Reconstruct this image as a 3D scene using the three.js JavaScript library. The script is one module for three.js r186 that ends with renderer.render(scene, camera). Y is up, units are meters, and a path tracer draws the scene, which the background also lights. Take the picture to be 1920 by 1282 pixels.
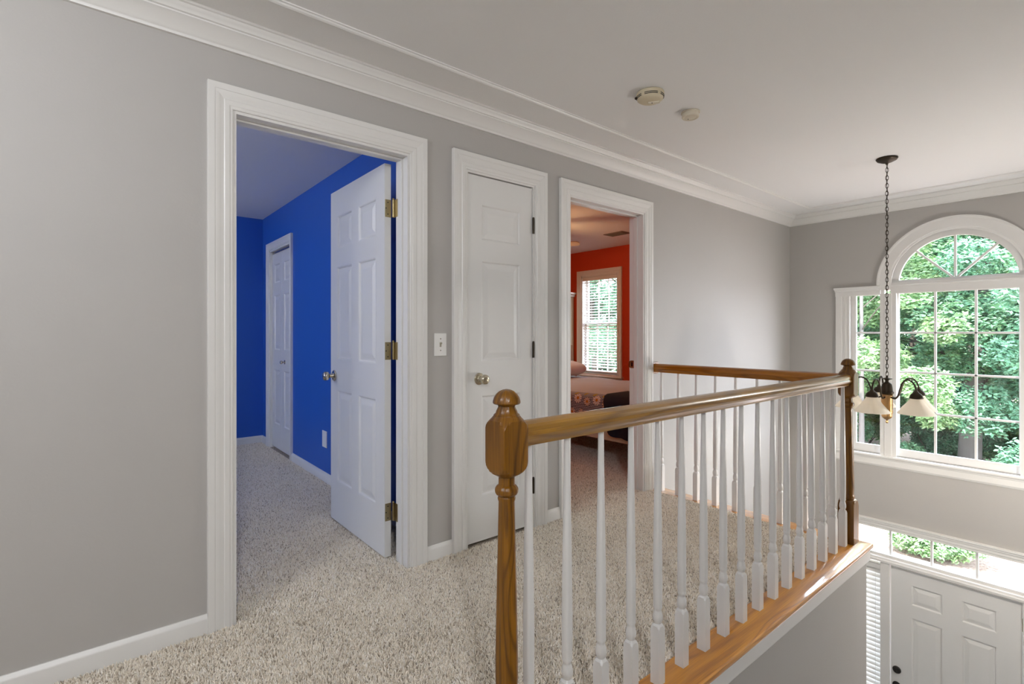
import * as THREE from 'three';
import { RoundedBoxGeometry } from 'three/addons/geometries/RoundedBoxGeometry.js';
import { mergeGeometries, mergeVertices, toCreasedNormals } from 'three/addons/utils/BufferGeometryUtils.js';
import { ImprovedNoise } from 'three/addons/math/ImprovedNoise.js';

// ---------------------------------------------------------------- camera, sky, sun, lamps' strengths, exposure
const scene = new THREE.Scene();
const W = 1920, H = 1282, F = 958.36;
const camera = new THREE.PerspectiveCamera(2 * Math.atan(H / 2 / F) * 180 / Math.PI, W / H, 0.05, 300);
camera.position.set(0, 1.1606, 2.2739);
camera.rotation.y = -39.589 * Math.PI / 180;
camera.setViewOffset(W, H, 0, 16.42, W, H);          // shift lens: verticals stay upright
const SUN_DIR = new THREE.Vector3(-0.62, 0.78, 0.12).normalize();
// bright hazy sky: white at the horizon, faintly blue overhead
const skyW = 256, skyH = 128, skyD = new Float32Array(skyW * skyH * 4);
for (let y = 0; y < skyH; y++) for (let x = 0; x < skyW; x++) {
  const up = Math.max(0, Math.sin(((y + 0.5) / skyH - 0.5) * Math.PI)), k = Math.pow(up, 0.7), o = (y * skyW + x) * 4;
  skyD[o] = 0.92 - 0.24 * k; skyD[o + 1] = 0.97 - 0.14 * k; skyD[o + 2] = 1.06; skyD[o + 3] = 1;
}
const sky = new THREE.DataTexture(skyD, skyW, skyH, THREE.RGBAFormat, THREE.FloatType);
sky.mapping = THREE.EquirectangularReflectionMapping; sky.magFilter = THREE.LinearFilter; sky.needsUpdate = true;
scene.background = sky;
scene.backgroundIntensity = 15;
const sun = new THREE.DirectionalLight(0xfffaf0, 17);
sun.position.copy(SUN_DIR).multiplyScalar(40).add(new THREE.Vector3(14, 0, 0));
sun.target.position.set(14, -3, 0);
sun.castShadow = true;
sun.shadow.mapSize.set(4096, 4096);
Object.assign(sun.shadow.camera, { left: -28, right: 28, top: 28, bottom: -28, near: 1, far: 110 });
scene.add(sun, sun.target);
const LAMP = { landing: 6.6, hall_end_fill: 3.4, blue: 1.55, orange: 1.7, chandelier: 0.52, foyer: 4.4 };  // landing, hall end, blue and foyer strengths belong to added fill lamps
const renderer = new THREE.WebGLRenderer({ antialias: true });
renderer.toneMapping = THREE.LinearToneMapping;
renderer.toneMappingExposure = 1.0;
renderer.shadowMap.enabled = true;

// ---------------------------------------------------------------- helpers
let seed = 7;
const rnd = () => { seed = (seed + 0x6d2b79f5) | 0; let t = Math.imul(seed ^ (seed >>> 15), 1 | seed); t = (t + Math.imul(t ^ (t >>> 7), 61 | t)) ^ t; return ((t ^ (t >>> 14)) >>> 0) / 4294967296; };
const rr = (a, b) => a + (b - a) * rnd();
const N = new ImprovedNoise();
const V = (x, y, z) => new THREE.Vector3(x, y, z);
const taken = {};
const numbered = (n) => { const k = taken[n] = (taken[n] ?? -1) + 1; return k ? n + '_' + String(k).padStart(3, '0') : n; };
const TAU = Math.PI * 2;

function mesh(name, geo, mat, parent) {
  const m = new THREE.Mesh(geo, mat);
  m.name = name; m.castShadow = m.receiveShadow = true;
  if (parent) {
    const same = parent.children.filter((c) => c.name === name || c.name.startsWith(name + '_0')).length;
    if (same) m.name = name + '_' + String(same).padStart(3, '0');
    parent.add(m);
  }
  return m;
}
function tag(o, label, category, group, kind) {
  o.userData.label = label; o.userData.category = category;
  if (group) o.userData.group = group;
  if (kind) o.userData.kind = kind;
  return o;
}
function thing(name, label, category, [x, y, z] = [0, 0, 0], turn = 0, group, kind) {
  const o = new THREE.Group(); o.name = numbered(name); o.position.set(x, y, z); o.rotation.y = turn;
  scene.add(o); return tag(o, label, category, group, kind);
}
function solo(name, geo, mat, label, category, group, kind) {
  const m = mesh(numbered(name), geo, mat); scene.add(m); return tag(m, label, category, group, kind);
}
const struct = (name, geo, mat, label, category) => { const m = solo(name, geo, mat, label, category, undefined, 'structure'); return m; };

// uv in metres by the dominant normal; along = axis of wood grain mapped to u
function uvm(g, along = 0) {
  g = g.index ? g.toNonIndexed() : g;
  const p = g.attributes.position, n = g.attributes.normal, uv = new Float32Array(p.count * 2);
  const c = ['getX', 'getY', 'getZ'];
  for (let i = 0; i < p.count; i += 3) {
    let a = 0, b = 0, d = 0;
    for (let k = 0; k < 3; k++) { a += n.getX(i + k); b += n.getY(i + k); d += n.getZ(i + k); }
    const A = [Math.abs(a), Math.abs(b), Math.abs(d)], ax = A.indexOf(Math.max(...A));
    let [u, v] = [0, 1, 2].filter((k) => k !== ax);
    if (v === along) [u, v] = [v, u];
    for (let k = 0; k < 3; k++) { uv[(i + k) * 2] = p[c[u]](i + k); uv[(i + k) * 2 + 1] = p[c[v]](i + k) + 0.37 * ax; }
  }
  g.setAttribute('uv', new THREE.BufferAttribute(uv, 2));
  return g;
}
const clean = (g) => { const o = g.index ? g.toNonIndexed() : g; for (const k of Object.keys(o.attributes)) if (!['position', 'normal', 'uv'].includes(k)) o.deleteAttribute(k); if (!o.attributes.uv) o.setAttribute('uv', new THREE.BufferAttribute(new Float32Array(o.attributes.position.count * 2), 2)); o.clearGroups?.(); return o; };
const merge = (...gs) => mergeGeometries(gs.flat().map(clean));
function box(x0, x1, y0, y1, z0, z1, r = 0, along = 0) {
  const a = Math.abs(x1 - x0), b = Math.abs(y1 - y0), c = Math.abs(z1 - z0);
  const g = r ? new RoundedBoxGeometry(a, b, c, 2, Math.min(r, a / 2.01, b / 2.01, c / 2.01)) : new THREE.BoxGeometry(a, b, c);
  g.translate((x0 + x1) / 2, (y0 + y1) / 2, (z0 + z1) / 2);
  return uvm(g, along);
}
// closed profile carried from A(p) to B(p) (mitres come from A and B), with end caps
function loft(pts, A, B, crease = 0.6, along = 0, inner = []) {
  const rings = [A, ...inner, B].map((f) => pts.map((p) => f(p)));
  const pos = [], n = pts.length;
  for (let k = 0; k + 1 < rings.length; k++) for (let i = 0; i < n; i++) {
    const j = (i + 1) % n, a = rings[k][i], b = rings[k][j], c = rings[k + 1][j], d = rings[k + 1][i];
    pos.push(a, b, c, a, c, d);
  }
  const tri = THREE.ShapeUtils.triangulateShape(pts.map((p) => new THREE.Vector2(p[0], p[1])), []);
  const R0 = rings[0], R1 = rings[rings.length - 1];
  for (const [a, b, c] of tri) { pos.push(R0[a], R0[c], R0[b]); pos.push(R1[a], R1[b], R1[c]); }
  let vol = 0;
  for (let i = 0; i < pos.length; i += 3) vol += pos[i].dot(V(0, 0, 0).crossVectors(pos[i + 1], pos[i + 2]));
  // caps wind with the profile: make them agree with the sides by testing the profile's turn
  const area = THREE.ShapeUtils.area(pts.map((p) => new THREE.Vector2(p[0], p[1])));
  const sideCount = (rings.length - 1) * n * 6;
  if (area < 0) for (let i = sideCount; i < pos.length; i += 3) [pos[i + 1], pos[i + 2]] = [pos[i + 2], pos[i + 1]];
  vol = 0;
  for (let i = 0; i < pos.length; i += 3) vol += pos[i].dot(V(0, 0, 0).crossVectors(pos[i + 1], pos[i + 2]));
  if (vol < 0) for (let i = 0; i < pos.length; i += 3) [pos[i + 1], pos[i + 2]] = [pos[i + 2], pos[i + 1]];
  const f = new Float32Array(pos.length * 3);
  pos.forEach((v, i) => v.toArray(f, i * 3));
  let g = new THREE.BufferGeometry().setAttribute('position', new THREE.BufferAttribute(f, 3));
  g.computeVertexNormals();
  g = crease ? toCreasedNormals(g, crease) : g;
  return uvm(g, along);
}
// square stock turned on a lathe: cross-section radius = min(square of half-width h, R(y))
function turned(rows, half, seg = 40, crease = 0.7) {
  const pos = [], at = (k, i) => {
    const [y, r, h = half] = rows[k], t = (i / seg) * TAU + Math.PI / 4, s = h / Math.max(Math.abs(Math.cos(t)), Math.abs(Math.sin(t)));
    const q = Math.min(r, s);
    return [q * Math.cos(t), y, -q * Math.sin(t)];
  };
  const push = (...v) => v.forEach((q) => pos.push(...q));
  for (let k = 0; k + 1 < rows.length; k++) for (let i = 0; i < seg; i++) push(at(k, i), at(k, i + 1), at(k + 1, i + 1), at(k, i), at(k + 1, i + 1), at(k + 1, i));
  for (let i = 0; i < seg; i++) {
    push([0, rows[0][0], 0], at(0, i + 1), at(0, i));
    push([0, rows[rows.length - 1][0], 0], at(rows.length - 1, i), at(rows.length - 1, i + 1));
  }
  let g = new THREE.BufferGeometry().setAttribute('position', new THREE.Float32BufferAttribute(pos, 3));
  g.computeVertexNormals();
  g = toCreasedNormals(g, crease);
  const p = g.attributes.position, uv = new Float32Array(p.count * 2);
  for (let i = 0; i < p.count; i++) { uv[i * 2] = p.getY(i); uv[i * 2 + 1] = Math.atan2(p.getZ(i), p.getX(i)) * 0.035; }
  g.setAttribute('uv', new THREE.BufferAttribute(uv, 2));
  return g;
}
const lathe = (pts, seg = 36) => { const g = new THREE.LatheGeometry(pts.map(([r, y]) => new THREE.Vector2(r, y)), seg); return g; };
function tube(points, r, seg = 24, rad = 8) { return new THREE.TubeGeometry(new THREE.CatmullRomCurve3(points.map((p) => V(...p))), seg, r, rad, false); }
const cyl = (r0, r1, h, seg = 24) => new THREE.CylinderGeometry(r0, r1, h, seg);
function shapeOf(poly, holes = []) {
  const s = new THREE.Shape(poly.map(([x, y]) => new THREE.Vector2(x, y)));
  for (const h of holes) s.holes.push(h instanceof THREE.Path ? h : new THREE.Path(h.map(([x, y]) => new THREE.Vector2(x, y))));
  return s;
}
const rect = (x0, x1, y0, y1) => [[x0, y0], [x1, y0], [x1, y1], [x0, y1]];
const slabXY = (shape, z0, z1, along = 0) => { const g = new THREE.ExtrudeGeometry(shape, { depth: z1 - z0, bevelEnabled: false, curveSegments: 48 }); g.translate(0, 0, z0); return uvm(g, along); };
// shape drawn in (z, y), standing across x from x0 to x1
const slabZY = (shape, x0, x1, along = 2) => { const g = new THREE.ExtrudeGeometry(shape, { depth: x1 - x0, bevelEnabled: false, curveSegments: 48 }); g.applyMatrix4(new THREE.Matrix4().set(0, 0, 1, x0, 0, 1, 0, 0, 1, 0, 0, 0, 0, 0, 0, 1)); const p = g.index ? g.toNonIndexed() : g; flip(p); return uvm(p, along); };
function flip(g) { for (const k of ['position', 'normal', 'uv']) { const a = g.attributes[k]; if (!a) continue; const s = a.itemSize, t = a.array; for (let i = 0; i < a.count; i += 3) for (let c = 0; c < s; c++) { const x = t[(i + 1) * s + c]; t[(i + 1) * s + c] = t[(i + 2) * s + c]; t[(i + 2) * s + c] = x; } } g.computeVertexNormals(); return g; }

// ---------------------------------------------------------------- textures and materials
function dataTex(w, h, f, srgb = true, rx = 1, ry = 1) {
  const d = new Uint8Array(w * h * 4);
  for (let y = 0; y < h; y++) for (let x = 0; x < w; x++) { const c = f(x / w, y / h), o = (y * w + x) * 4; d[o] = c[0]; d[o + 1] = c[1]; d[o + 2] = c[2]; d[o + 3] = 255; }
  const t = new THREE.DataTexture(d, w, h); t.wrapS = t.wrapT = THREE.RepeatWrapping; t.magFilter = THREE.LinearFilter; t.minFilter = THREE.LinearMipmapLinearFilter; t.generateMipmaps = true;
  if (srgb) t.colorSpace = THREE.SRGBColorSpace;
  t.repeat.set(rx, ry); t.needsUpdate = true; return t;
}
// noise that repeats over the unit square
const tn = (u, v, fx, fy, z = 0) => {
  const a = u * fx, b = v * fy, s = u, t = v;
  const n00 = N.noise(a, b, z), n10 = N.noise(a - fx, b, z), n01 = N.noise(a, b - fy, z), n11 = N.noise(a - fx, b - fy, z);
  return (n00 * (1 - s) + n10 * s) * (1 - t) + (n01 * (1 - s) + n11 * s) * t;
};
const mixc = (a, b, t) => a.map((x, i) => x + (b[i] - x) * Math.min(1, Math.max(0, t)));
function woodTex(light, dark, z, ringF, rx, ry) {
  return dataTex(512, 512, (u, v) => {
    const warp = tn(u, v, 2, 3, z) * 0.9;
    const ring = 0.5 + 0.5 * Math.sin((v * ringF + warp * 5) * TAU);
    const grain = tn(u, v, 6, 120, z + 3) * 0.9 + tn(u, v, 14, 240, z + 9) * 0.6;
    const broad = tn(u, v, 2, 7, z + 5);
    return mixc(light, dark, 0.26 + 0.32 * Math.pow(ring, 4) + 0.38 * grain + 0.45 * broad).map((c) => Math.max(0, Math.min(255, c)));
  }, true, rx, ry);
}
const std = (o) => new THREE.MeshStandardMaterial(o), phy = (o) => new THREE.MeshPhysicalMaterial(o);
const lin = (r, g, b) => new THREE.Color().setRGB(r, g, b);
const peel = dataTex(256, 256, (u, v) => { const c = 128 + 60 * tn(u, v, 40, 40, 2) + 30 * tn(u, v, 90, 90, 5); return [c, c, c]; }, false, 3, 3);
const paint = (c, rough = 0.62, bump = 0.0006) => std({ color: c, roughness: rough, bumpMap: bump ? peel : null, bumpScale: bump });
const M = {
  wall: paint(lin(0.475, 0.455, 0.43), 0.55),
  ceiling: paint(lin(0.86, 0.85, 0.835), 0.85, 0.0008),
  trim: paint(lin(0.80, 0.785, 0.755), 0.34, 0),
  door: paint(lin(0.78, 0.77, 0.745), 0.36, 0),
  blue: paint(lin(0.021, 0.118, 0.53), 0.5),
  orange: paint(lin(0.62, 0.062, 0.012), 0.5),
  baluster: paint(lin(0.80, 0.79, 0.77), 0.3, 0),
  plate: std({ color: lin(0.84, 0.83, 0.80), roughness: 0.3 }),
  dark: std({ color: lin(0.012, 0.011, 0.010), roughness: 0.5 }),
  brass: std({ color: lin(0.38, 0.31, 0.17), roughness: 0.34, metalness: 1 }),
  nickel: std({ color: lin(0.62, 0.56, 0.44), roughness: 0.22, metalness: 1 }),
  bronze: std({ color: lin(0.055, 0.042, 0.03), roughness: 0.38, metalness: 0.85 }),
  antique: std({ color: lin(0.42, 0.26, 0.12), roughness: 0.3, metalness: 1 }),
  cream: std({ color: lin(0.66, 0.58, 0.42), roughness: 0.5 }),
  glass: phy({ color: 0xffffff, transmission: 1, thickness: 0, roughness: 0, ior: 1.5 }),
  newel: phy({ map: woodTex([156, 104, 10], [58, 30, 0], 1.3, 3, 1.4, 5), specularIntensity: 0.6, roughness: 0.36, clearcoat: 0.4, clearcoatRoughness: 0.2 }),
  rail: phy({ map: woodTex([172, 124, 36], [92, 58, 8], 4.7, 4, 0.9, 4), roughness: 0.28, clearcoat: 0.8, clearcoatRoughness: 0.12 }),
  railBack: phy({ map: woodTex([180, 114, 18], [104, 56, 2], 6.1, 4, 0.9, 4), roughness: 0.3, clearcoat: 0.6, clearcoatRoughness: 0.15 }),
  oak: phy({ map: woodTex([228, 156, 34], [134, 74, 4], 8.2, 5, 1.0, 4), roughness: 0.34, clearcoat: 1, clearcoatRoughness: 0.04 }),
  carpet: std({ map: dataTex(512, 512, (u, v) => { const n = tn(u, v, 150, 150, 1) * 1.4 + tn(u, v, 70, 70, 4); return mixc([214, 202, 186], [136, 124, 108], 0.4 + n); }, true, 1.4, 1.4), roughness: 1 }),
  ground: std({ map: dataTex(512, 512, (u, v) => { const n = tn(u, v, 60, 60, 1) + tn(u, v, 140, 140, 4) + 0.8 * tn(u, v, 8, 8, 2); return mixc([176, 158, 146], [104, 80, 66], 0.38 + 0.7 * n); }, true, 0.25, 0.25), roughness: 1 }),
  stone: paint(lin(0.5, 0.5, 0.49), 0.4, 0),
  bark: std({ color: lin(0.07, 0.06, 0.05), roughness: 0.95, bumpMap: dataTex(128, 128, (u, v) => { const c = 128 + 110 * tn(u, v, 10, 4, 3); return [c, c, c]; }, false, 4, 1), bumpScale: 0.03 }),
  barkPale: std({ color: lin(0.125, 0.118, 0.11), roughness: 0.95, bumpMap: dataTex(128, 128, (u, v) => { const c = 128 + 110 * tn(u, v, 10, 4, 6); return [c, c, c]; }, false, 4, 1), bumpScale: 0.03 }),
  leaf: phy({ color: 0xffffff, roughness: 0.75, transmission: 0.5, thickness: 0, side: THREE.DoubleSide }),
};
M.barkPale.side = M.bark.side = THREE.DoubleSide;

// ---------------------------------------------------------------- measurements (metres; x along the door wall, z out of it into the hall)
const CEIL = 2.368, XB = 5.66, FOY = -3.0, XE = 3.31, ZE = 1.345, ZR = 2.66, XL = -1.7, ZK = 4.4, XS = 0.74;
const D1 = { l: 0.452, r: 1.210, top: 2.035 }, D2 = { l: 1.571, r: 2.043, top: 2.030 }, D3 = { l: 2.364, r: 3.124, top: 2.028 };
const BX = 1.42, BZ = -3.6, BL = -2.2, OL = 2.15, OZ = -4.2, WT = 0.12;

// ---------------------------------------------------------------- the setting: floors, walls, ceiling
struct('floor', merge(
  box(BL, XB, -0.3, -0.002, OZ, -WT / 2), box(BL, XE - 0.04, -0.3, -0.002, -WT / 2, 0), box(XL, XE - 0.04, -0.3, -0.002, 0, 1.232), box(XL, XS, -0.3, -0.002, 1.232, ZK)), M.carpet, 'beige carpeted upper floor of hall and bedrooms', 'floor');
struct('foyer_floor', box(XL, XB + 0.16, FOY - 0.2, FOY, -0.1, ZR + 0.1), M.stone, 'unseen foyer floor far below the railing', 'floor');  // out of view; neutral tone keeps warm bounce off the ceiling
struct('ceiling', box(BL - 0.1, XB + 0.16, CEIL, CEIL + 0.2, OZ - 0.1, ZK + 0.1), M.ceiling, 'off white painted ceiling above hall and foyer', 'ceiling');
const notch = (d) => [[d.l - 0.02, -0.02], [d.l - 0.02, d.top + 0.02], [d.r + 0.02, d.top + 0.02], [d.r + 0.02, -0.02]];
struct('wall_left', slabXY(shapeOf([[XL, -0.02], ...notch(D1), ...notch(D2), ...notch(D3), [XE, -0.02], [XE, FOY], [XB, FOY], [XB, CEIL], [XL, CEIL]]), -WT / 2, 0), M.wall, 'long greige wall with three doorways', 'wall');
struct('wall_blue_front', slabXY(shapeOf([[BL, -0.02], ...notch(D1), [BX, -0.02], [BX, CEIL], [BL, CEIL]]), -WT, -WT / 2), M.blue, 'blue bedroom side of the doorway wall', 'wall');
struct('wall_orange_front', slabXY(shapeOf([[OL, -0.02], ...notch(D3), [XB, -0.02], [XB, CEIL], [OL, CEIL]]), -WT, -WT / 2), M.orange, 'orange bedroom side of the doorway wall', 'wall');
// blue bedroom
const BF = { z0: -3.305, z1: -2.64, top: 1.985 };
struct('wall_blue_right', slabZY(shapeOf([[BZ, -0.02], [BF.z0 - 0.015, -0.02], [BF.z0 - 0.015, BF.top + 0.015], [BF.z1 + 0.015, BF.top + 0.015], [BF.z1 + 0.015, -0.02], [-WT, -0.02], [-WT, CEIL], [BZ, CEIL]]), BX, BX + 0.1), M.blue, 'royal blue bedroom wall with white bifold closet door', 'wall');
struct('wall_blue_back', box(BL, OL - 0.08, -0.02, CEIL, BZ - 0.1, BZ), M.blue, 'dark blue back wall of the bedroom', 'wall');
struct('wall_blue_left', slabZY(shapeOf(rect(BZ - 0.1, 0, -0.02, CEIL), [rect(-2.3, -1.7, 1.0, 1.9)]), BL - 0.1, BL), M.blue, 'unseen blue bedroom wall with a bare opening placed to let in daylight', 'wall');  // out of view; opening placed to let daylight into the blue room
struct('wall_closet_back', box(BX + 0.1, OL - 0.08, -0.02, CEIL, -0.75, -0.68), M.wall, 'back of the hall closet', 'wall');
// orange bedroom
struct('wall_orange_left', box(OL - 0.08, OL, -0.02, CEIL, OZ, -WT / 2), M.orange, 'orange bedroom side wall', 'wall');
struct('wall_orange_back', box(OL - 0.08, XB + 0.16, -0.02, CEIL, OZ - 0.1, OZ), M.orange, 'orange bedroom back wall', 'wall');
const OW = { z0: -2.945, z1: -2.262, y0: 0.56, y1: 2.005 };
struct('wall_orange_window', slabZY(shapeOf(rect(OZ, -WT / 2, FOY, CEIL), [rect(OW.z0, OW.z1, OW.y0, OW.y1)]), XB, XB + 0.16), M.orange, 'orange red bedroom wall around the window with blinds', 'wall');
// window wall of the foyer
const WC = 1.322, ARC = { y: 1.605, r: 0.447 };
const WIN = { l: 0.555, r: 2 * WC - 0.555, y0: 0.04, y1: 1.56 };
const FD = { z0: 0.867, z1: 1.736, top: -0.962 }, TR = { z0: 0.52, z1: 2 * WC - 0.52, y0: -0.905, y1: -0.615 }, SL = { z0: 0.575, z1: 0.795 };
const arcHole = () => { const p = new THREE.Path(); p.moveTo(WIN.l, WIN.y0); p.lineTo(WIN.r, WIN.y0); p.lineTo(WIN.r, WIN.y1); p.lineTo(WC + ARC.r, WIN.y1); p.lineTo(WC + ARC.r, ARC.y); p.absarc(WC, ARC.y, ARC.r, 0, Math.PI, false); p.lineTo(WC - ARC.r, WIN.y1); p.lineTo(WIN.l, WIN.y1); p.closePath(); return p; };
struct('wall_window', slabZY(shapeOf(rect(-WT / 2, ZR + 0.1, FOY, CEIL), [arcHole(), rect(TR.z0, TR.z1, FOY + 0.001, TR.y1)]), XB, XB + 0.16), M.wall, 'greige foyer wall around the arched window', 'wall');
// walls that close the hall and foyer outside the picture
struct('wall_right', box(XS, XB, FOY, CEIL, ZR, ZR + 0.1), M.wall, 'greige wall facing the railing', 'wall');
struct('wall_end', box(XL - 0.1, XL, -0.3, CEIL, -WT, ZK), M.wall, 'greige end wall of the hall', 'wall');
struct('wall_back', box(XL - 0.1, XS + 0.1, -0.3, CEIL, ZK, ZK + 0.1), M.wall, 'greige wall behind the landing', 'wall');
struct('wall_side', box(XS, XS + 0.1, -0.3, CEIL, ZR + 0.1, ZK), M.wall, 'greige wall beside the landing', 'wall');
struct('wall_below', merge(box(XL, XE, FOY, -0.026, ZE - 0.05, ZE), box(XE - 0.04, XE, FOY, -0.026, 0, ZE - 0.05)), M.wall, 'greige wall below the oak border and the railing', 'wall');
struct('wall_stair', box(XS - 0.08, XS, FOY, -0.3, ZE, ZR), M.wall, 'wall under the landing edge', 'wall');

// ---------------------------------------------------------------- crown, bead, baseboards, casings
const crownP = [[0, 0], [0.012, 0], [0.014, 0.010], [0.020, 0.014], [0.026, 0.022], [0.040, 0.036], [0.060, 0.052], [0.066, 0.055], [0.066, 0.060], [0.074, 0.062], [0.080, 0.072], [0.088, 0.078], [0.092, 0.084], [0.1, 0.086], [0.1, 0.0945], [0, 0.0945]];
const cy0 = CEIL - 0.0945;
struct('trim_1', loft(crownP, (p) => V(XL, cy0 + p[1], p[0]), (p) => V(XB - p[0], cy0 + p[1], p[0]), 0.5), M.trim, 'white crown moulding along the long door wall', 'crown moulding');
struct('trim_2', loft(crownP, (p) => V(XB - p[0], cy0 + p[1], p[0]), (p) => V(XB - p[0], cy0 + p[1], ZR), 0.5, 2), M.trim, 'white crown moulding above the arched window', 'crown moulding');
const beadP = [[-0.014, 0], [-0.014, -0.006], [-0.010, -0.012], [-0.003, -0.014], [0.004, -0.011], [0.008, -0.006], [0.014, -0.005], [0.014, 0]];
struct('trim_3', loft(beadP, (p) => V(XL, CEIL + p[1], 0.305 + p[0]), (p) => V(XB - 0.30 - p[0], CEIL + p[1], 0.305 + p[0]), 0.4), M.trim, 'thin white ceiling bead running beside the crown moulding', 'ceiling trim');
struct('trim_4', loft(beadP, (p) => V(XB - 0.30 - p[0], CEIL + p[1], 0.305 + p[0]), (p) => V(XB - 0.30 - p[0], CEIL + p[1], ZR), 0.4, 2), M.trim, 'thin white ceiling bead near the window wall', 'ceiling trim');
const baseP = [[0, 0], [0.014, 0], [0.014, 0.062], [0.012, 0.068], [0.008, 0.073], [0.005, 0.080], [0, 0.080]];
const baseX = (x0, x1, z = 0, dir = 1) => loft(baseP, (p) => V(x0, p[1] - 0.002, z + dir * p[0]), (p) => V(x1, p[1] - 0.002, z + dir * p[0]), 0.4);
const baseZ = (z0, z1, x, dir) => loft(baseP, (p) => V(x + dir * p[0], p[1] - 0.002, z0), (p) => V(x + dir * p[0], p[1] - 0.002, z1), 0.4, 2);
const CW = 0.090, REV = 0.012;
const out = (d) => [d.l - REV - CW, d.r + REV + CW];
struct('baseboard_left', baseX(XL, out(D1)[0]), M.trim, 'white baseboard left of the blue bedroom doorway', 'baseboard');
struct('baseboard_left', baseX(out(D1)[1], out(D2)[0]), M.trim, 'short white baseboard between blue bedroom doorway and closet door', 'baseboard');
struct('baseboard_left', baseX(out(D2)[1], out(D3)[0]), M.trim, 'short white baseboard between closet door and orange bedroom doorway', 'baseboard');
struct('baseboard_blue', baseZ(BF.z1 + 0.085, -WT, BX, -1), M.trim, 'white baseboard under the blue wall, right of the bifold door', 'baseboard');
struct('baseboard_blue', baseZ(BZ, BF.z0 - 0.085, BX, -1), M.trim, 'tiny white baseboard piece left of the bifold door', 'baseboard');
struct('baseboard_blue', baseX(BL, BX, BZ, 1), M.trim, 'white baseboard along the dark blue back wall', 'baseboard');
struct('baseboard_orange', baseZ(OZ, -WT, XB, -1), M.trim, 'white baseboard below the orange window wall', 'baseboard');

// casing profile: d = distance from the opening's edge, h = how far it stands off the wall
const casP = [[0, 0], [0, 0.008], [0.004, 0.010], [0.010, 0.010], [0.014, 0.013], [0.030, 0.0145], [0.034, 0.012], [0.038, 0.0125], [0.046, 0.016], [0.058, 0.019], [0.064, 0.019], [0.066, 0.021], [0.088, 0.022], [0.090, 0.020], [0.090, 0]];
function casingXY(parent, d, z, dir, k = 1) {      // three boards with mitred corners round an opening in an x-y wall
  const l = d.l - REV, r = d.r + REV, t = d.top + REV, P = casP.map((p) => [p[0] * k, p[1]]);
  mesh('casing', loft(P, (p) => V(l - p[0], -0.002, z + dir * p[1]), (p) => V(l - p[0], t + p[0], z + dir * p[1]), 0.35, 1), M.trim, parent);
  mesh('casing', loft(P, (p) => V(l - p[0], t + p[0], z + dir * p[1]), (p) => V(r + p[0], t + p[0], z + dir * p[1]), 0.35), M.trim, parent);
  mesh('casing', loft(P, (p) => V(r + p[0], t + p[0], z + dir * p[1]), (p) => V(r + p[0], -0.002, z + dir * p[1]), 0.35, 1), M.trim, parent);
}
function casingZY(parent, z0, z1, y0, top, x, dir, k = 1, sides = [1, 1, 1]) {
  const P = casP.map((p) => [p[0] * k, p[1]]);
  if (sides[0]) mesh('casing', loft(P, (p) => V(x + dir * p[1], y0, z0 - p[0]), (p) => V(x + dir * p[1], top + p[0], z0 - p[0]), 0.35, 1), M.trim, parent);
  if (sides[1]) mesh('casing', loft(P, (p) => V(x + dir * p[1], top + p[0], z0 - p[0]), (p) => V(x + dir * p[1], top + p[0], z1 + p[0]), 0.35, 2), M.trim, parent);
  if (sides[2]) mesh('casing', loft(P, (p) => V(x + dir * p[1], top + p[0], z1 + p[0]), (p) => V(x + dir * p[1], y0, z1 + p[0]), 0.35, 1), M.trim, parent);
}
function jambXY(parent, d, stop) {                 // lining of the opening with its stop
  const z0 = -WT, z1 = 0.002;
  const g = [box(d.l - 0.02, d.l, -0.002, d.top, z0, z1, 0, 1), box(d.r, d.r + 0.02, -0.002, d.top, z0, z1, 0, 1), box(d.l - 0.02, d.r + 0.02, d.top, d.top + 0.02, z0, z1)];
  mesh('door_frame', merge(g), M.trim, parent);
  const [s0, s1] = stop;
  mesh('door_stop', merge(box(d.l, d.l + 0.010, 0, d.top - 0.010, s0, s1, 0.002, 1), box(d.r - 0.010, d.r, 0, d.top - 0.010, s0, s1, 0.002, 1), box(d.l, d.r, d.top - 0.010, d.top, s0, s1, 0.002)), M.trim, parent);
}
// door leaf in its own x-y plane: origin at the lower corner, thickness along +z; panels are raised fields in moulded recesses
function panelGeo(x0, x1, y0, y1, t, deep = 0.008) {
  const rings = [[0, 0], [0.006, 0.0015], [0.012, deep], [0.020, deep], [0.046, 0.0025], [0.052, 0.002]], pos = [];
  const c = (k, s) => { const [i, d] = rings[k], z = s > 0 ? t - d : d; return [[x0 + i, y0 + i, z], [x1 - i, y0 + i, z], [x1 - i, y1 - i, z], [x0 + i, y1 - i, z]]; };
  const quad = (a, b, e, f, s) => { if (s > 0) pos.push(...a, ...b, ...e, ...a, ...e, ...f); else pos.push(...a, ...e, ...b, ...a, ...f, ...e); };
  for (const s of [1, -1]) {
    for (let k = 0; k + 1 < rings.length; k++) { const A = c(k, s), B = c(k + 1, s); for (let i = 0; i < 4; i++) { const j = (i + 1) % 4; quad(A[i], A[j], B[j], B[i], s); } }
    const L = c(rings.length - 1, s); quad(L[0], L[1], L[2], L[3], s);
  }
  const g = new THREE.BufferGeometry().setAttribute('position', new THREE.Float32BufferAttribute(pos, 3));
  g.computeVertexNormals(); return uvm(g);
}
function leaf(parent, w, h, panels, t = 0.035, mat = M.door, deep) {
  const s = shapeOf(rect(0, w, 0, h), panels.map((p) => rect(...p)));
  const g = new THREE.ExtrudeGeometry(s, { depth: t, bevelEnabled: false });
  const lf = mesh('leaf', uvm(g), mat, parent);
  for (const p of panels) mesh('panel', panelGeo(...p, t, deep), mat, lf);
  return lf;
}
const ROWS = [[0.245, 0.800], [0.985, 1.545], [1.655, 1.855]];
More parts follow.
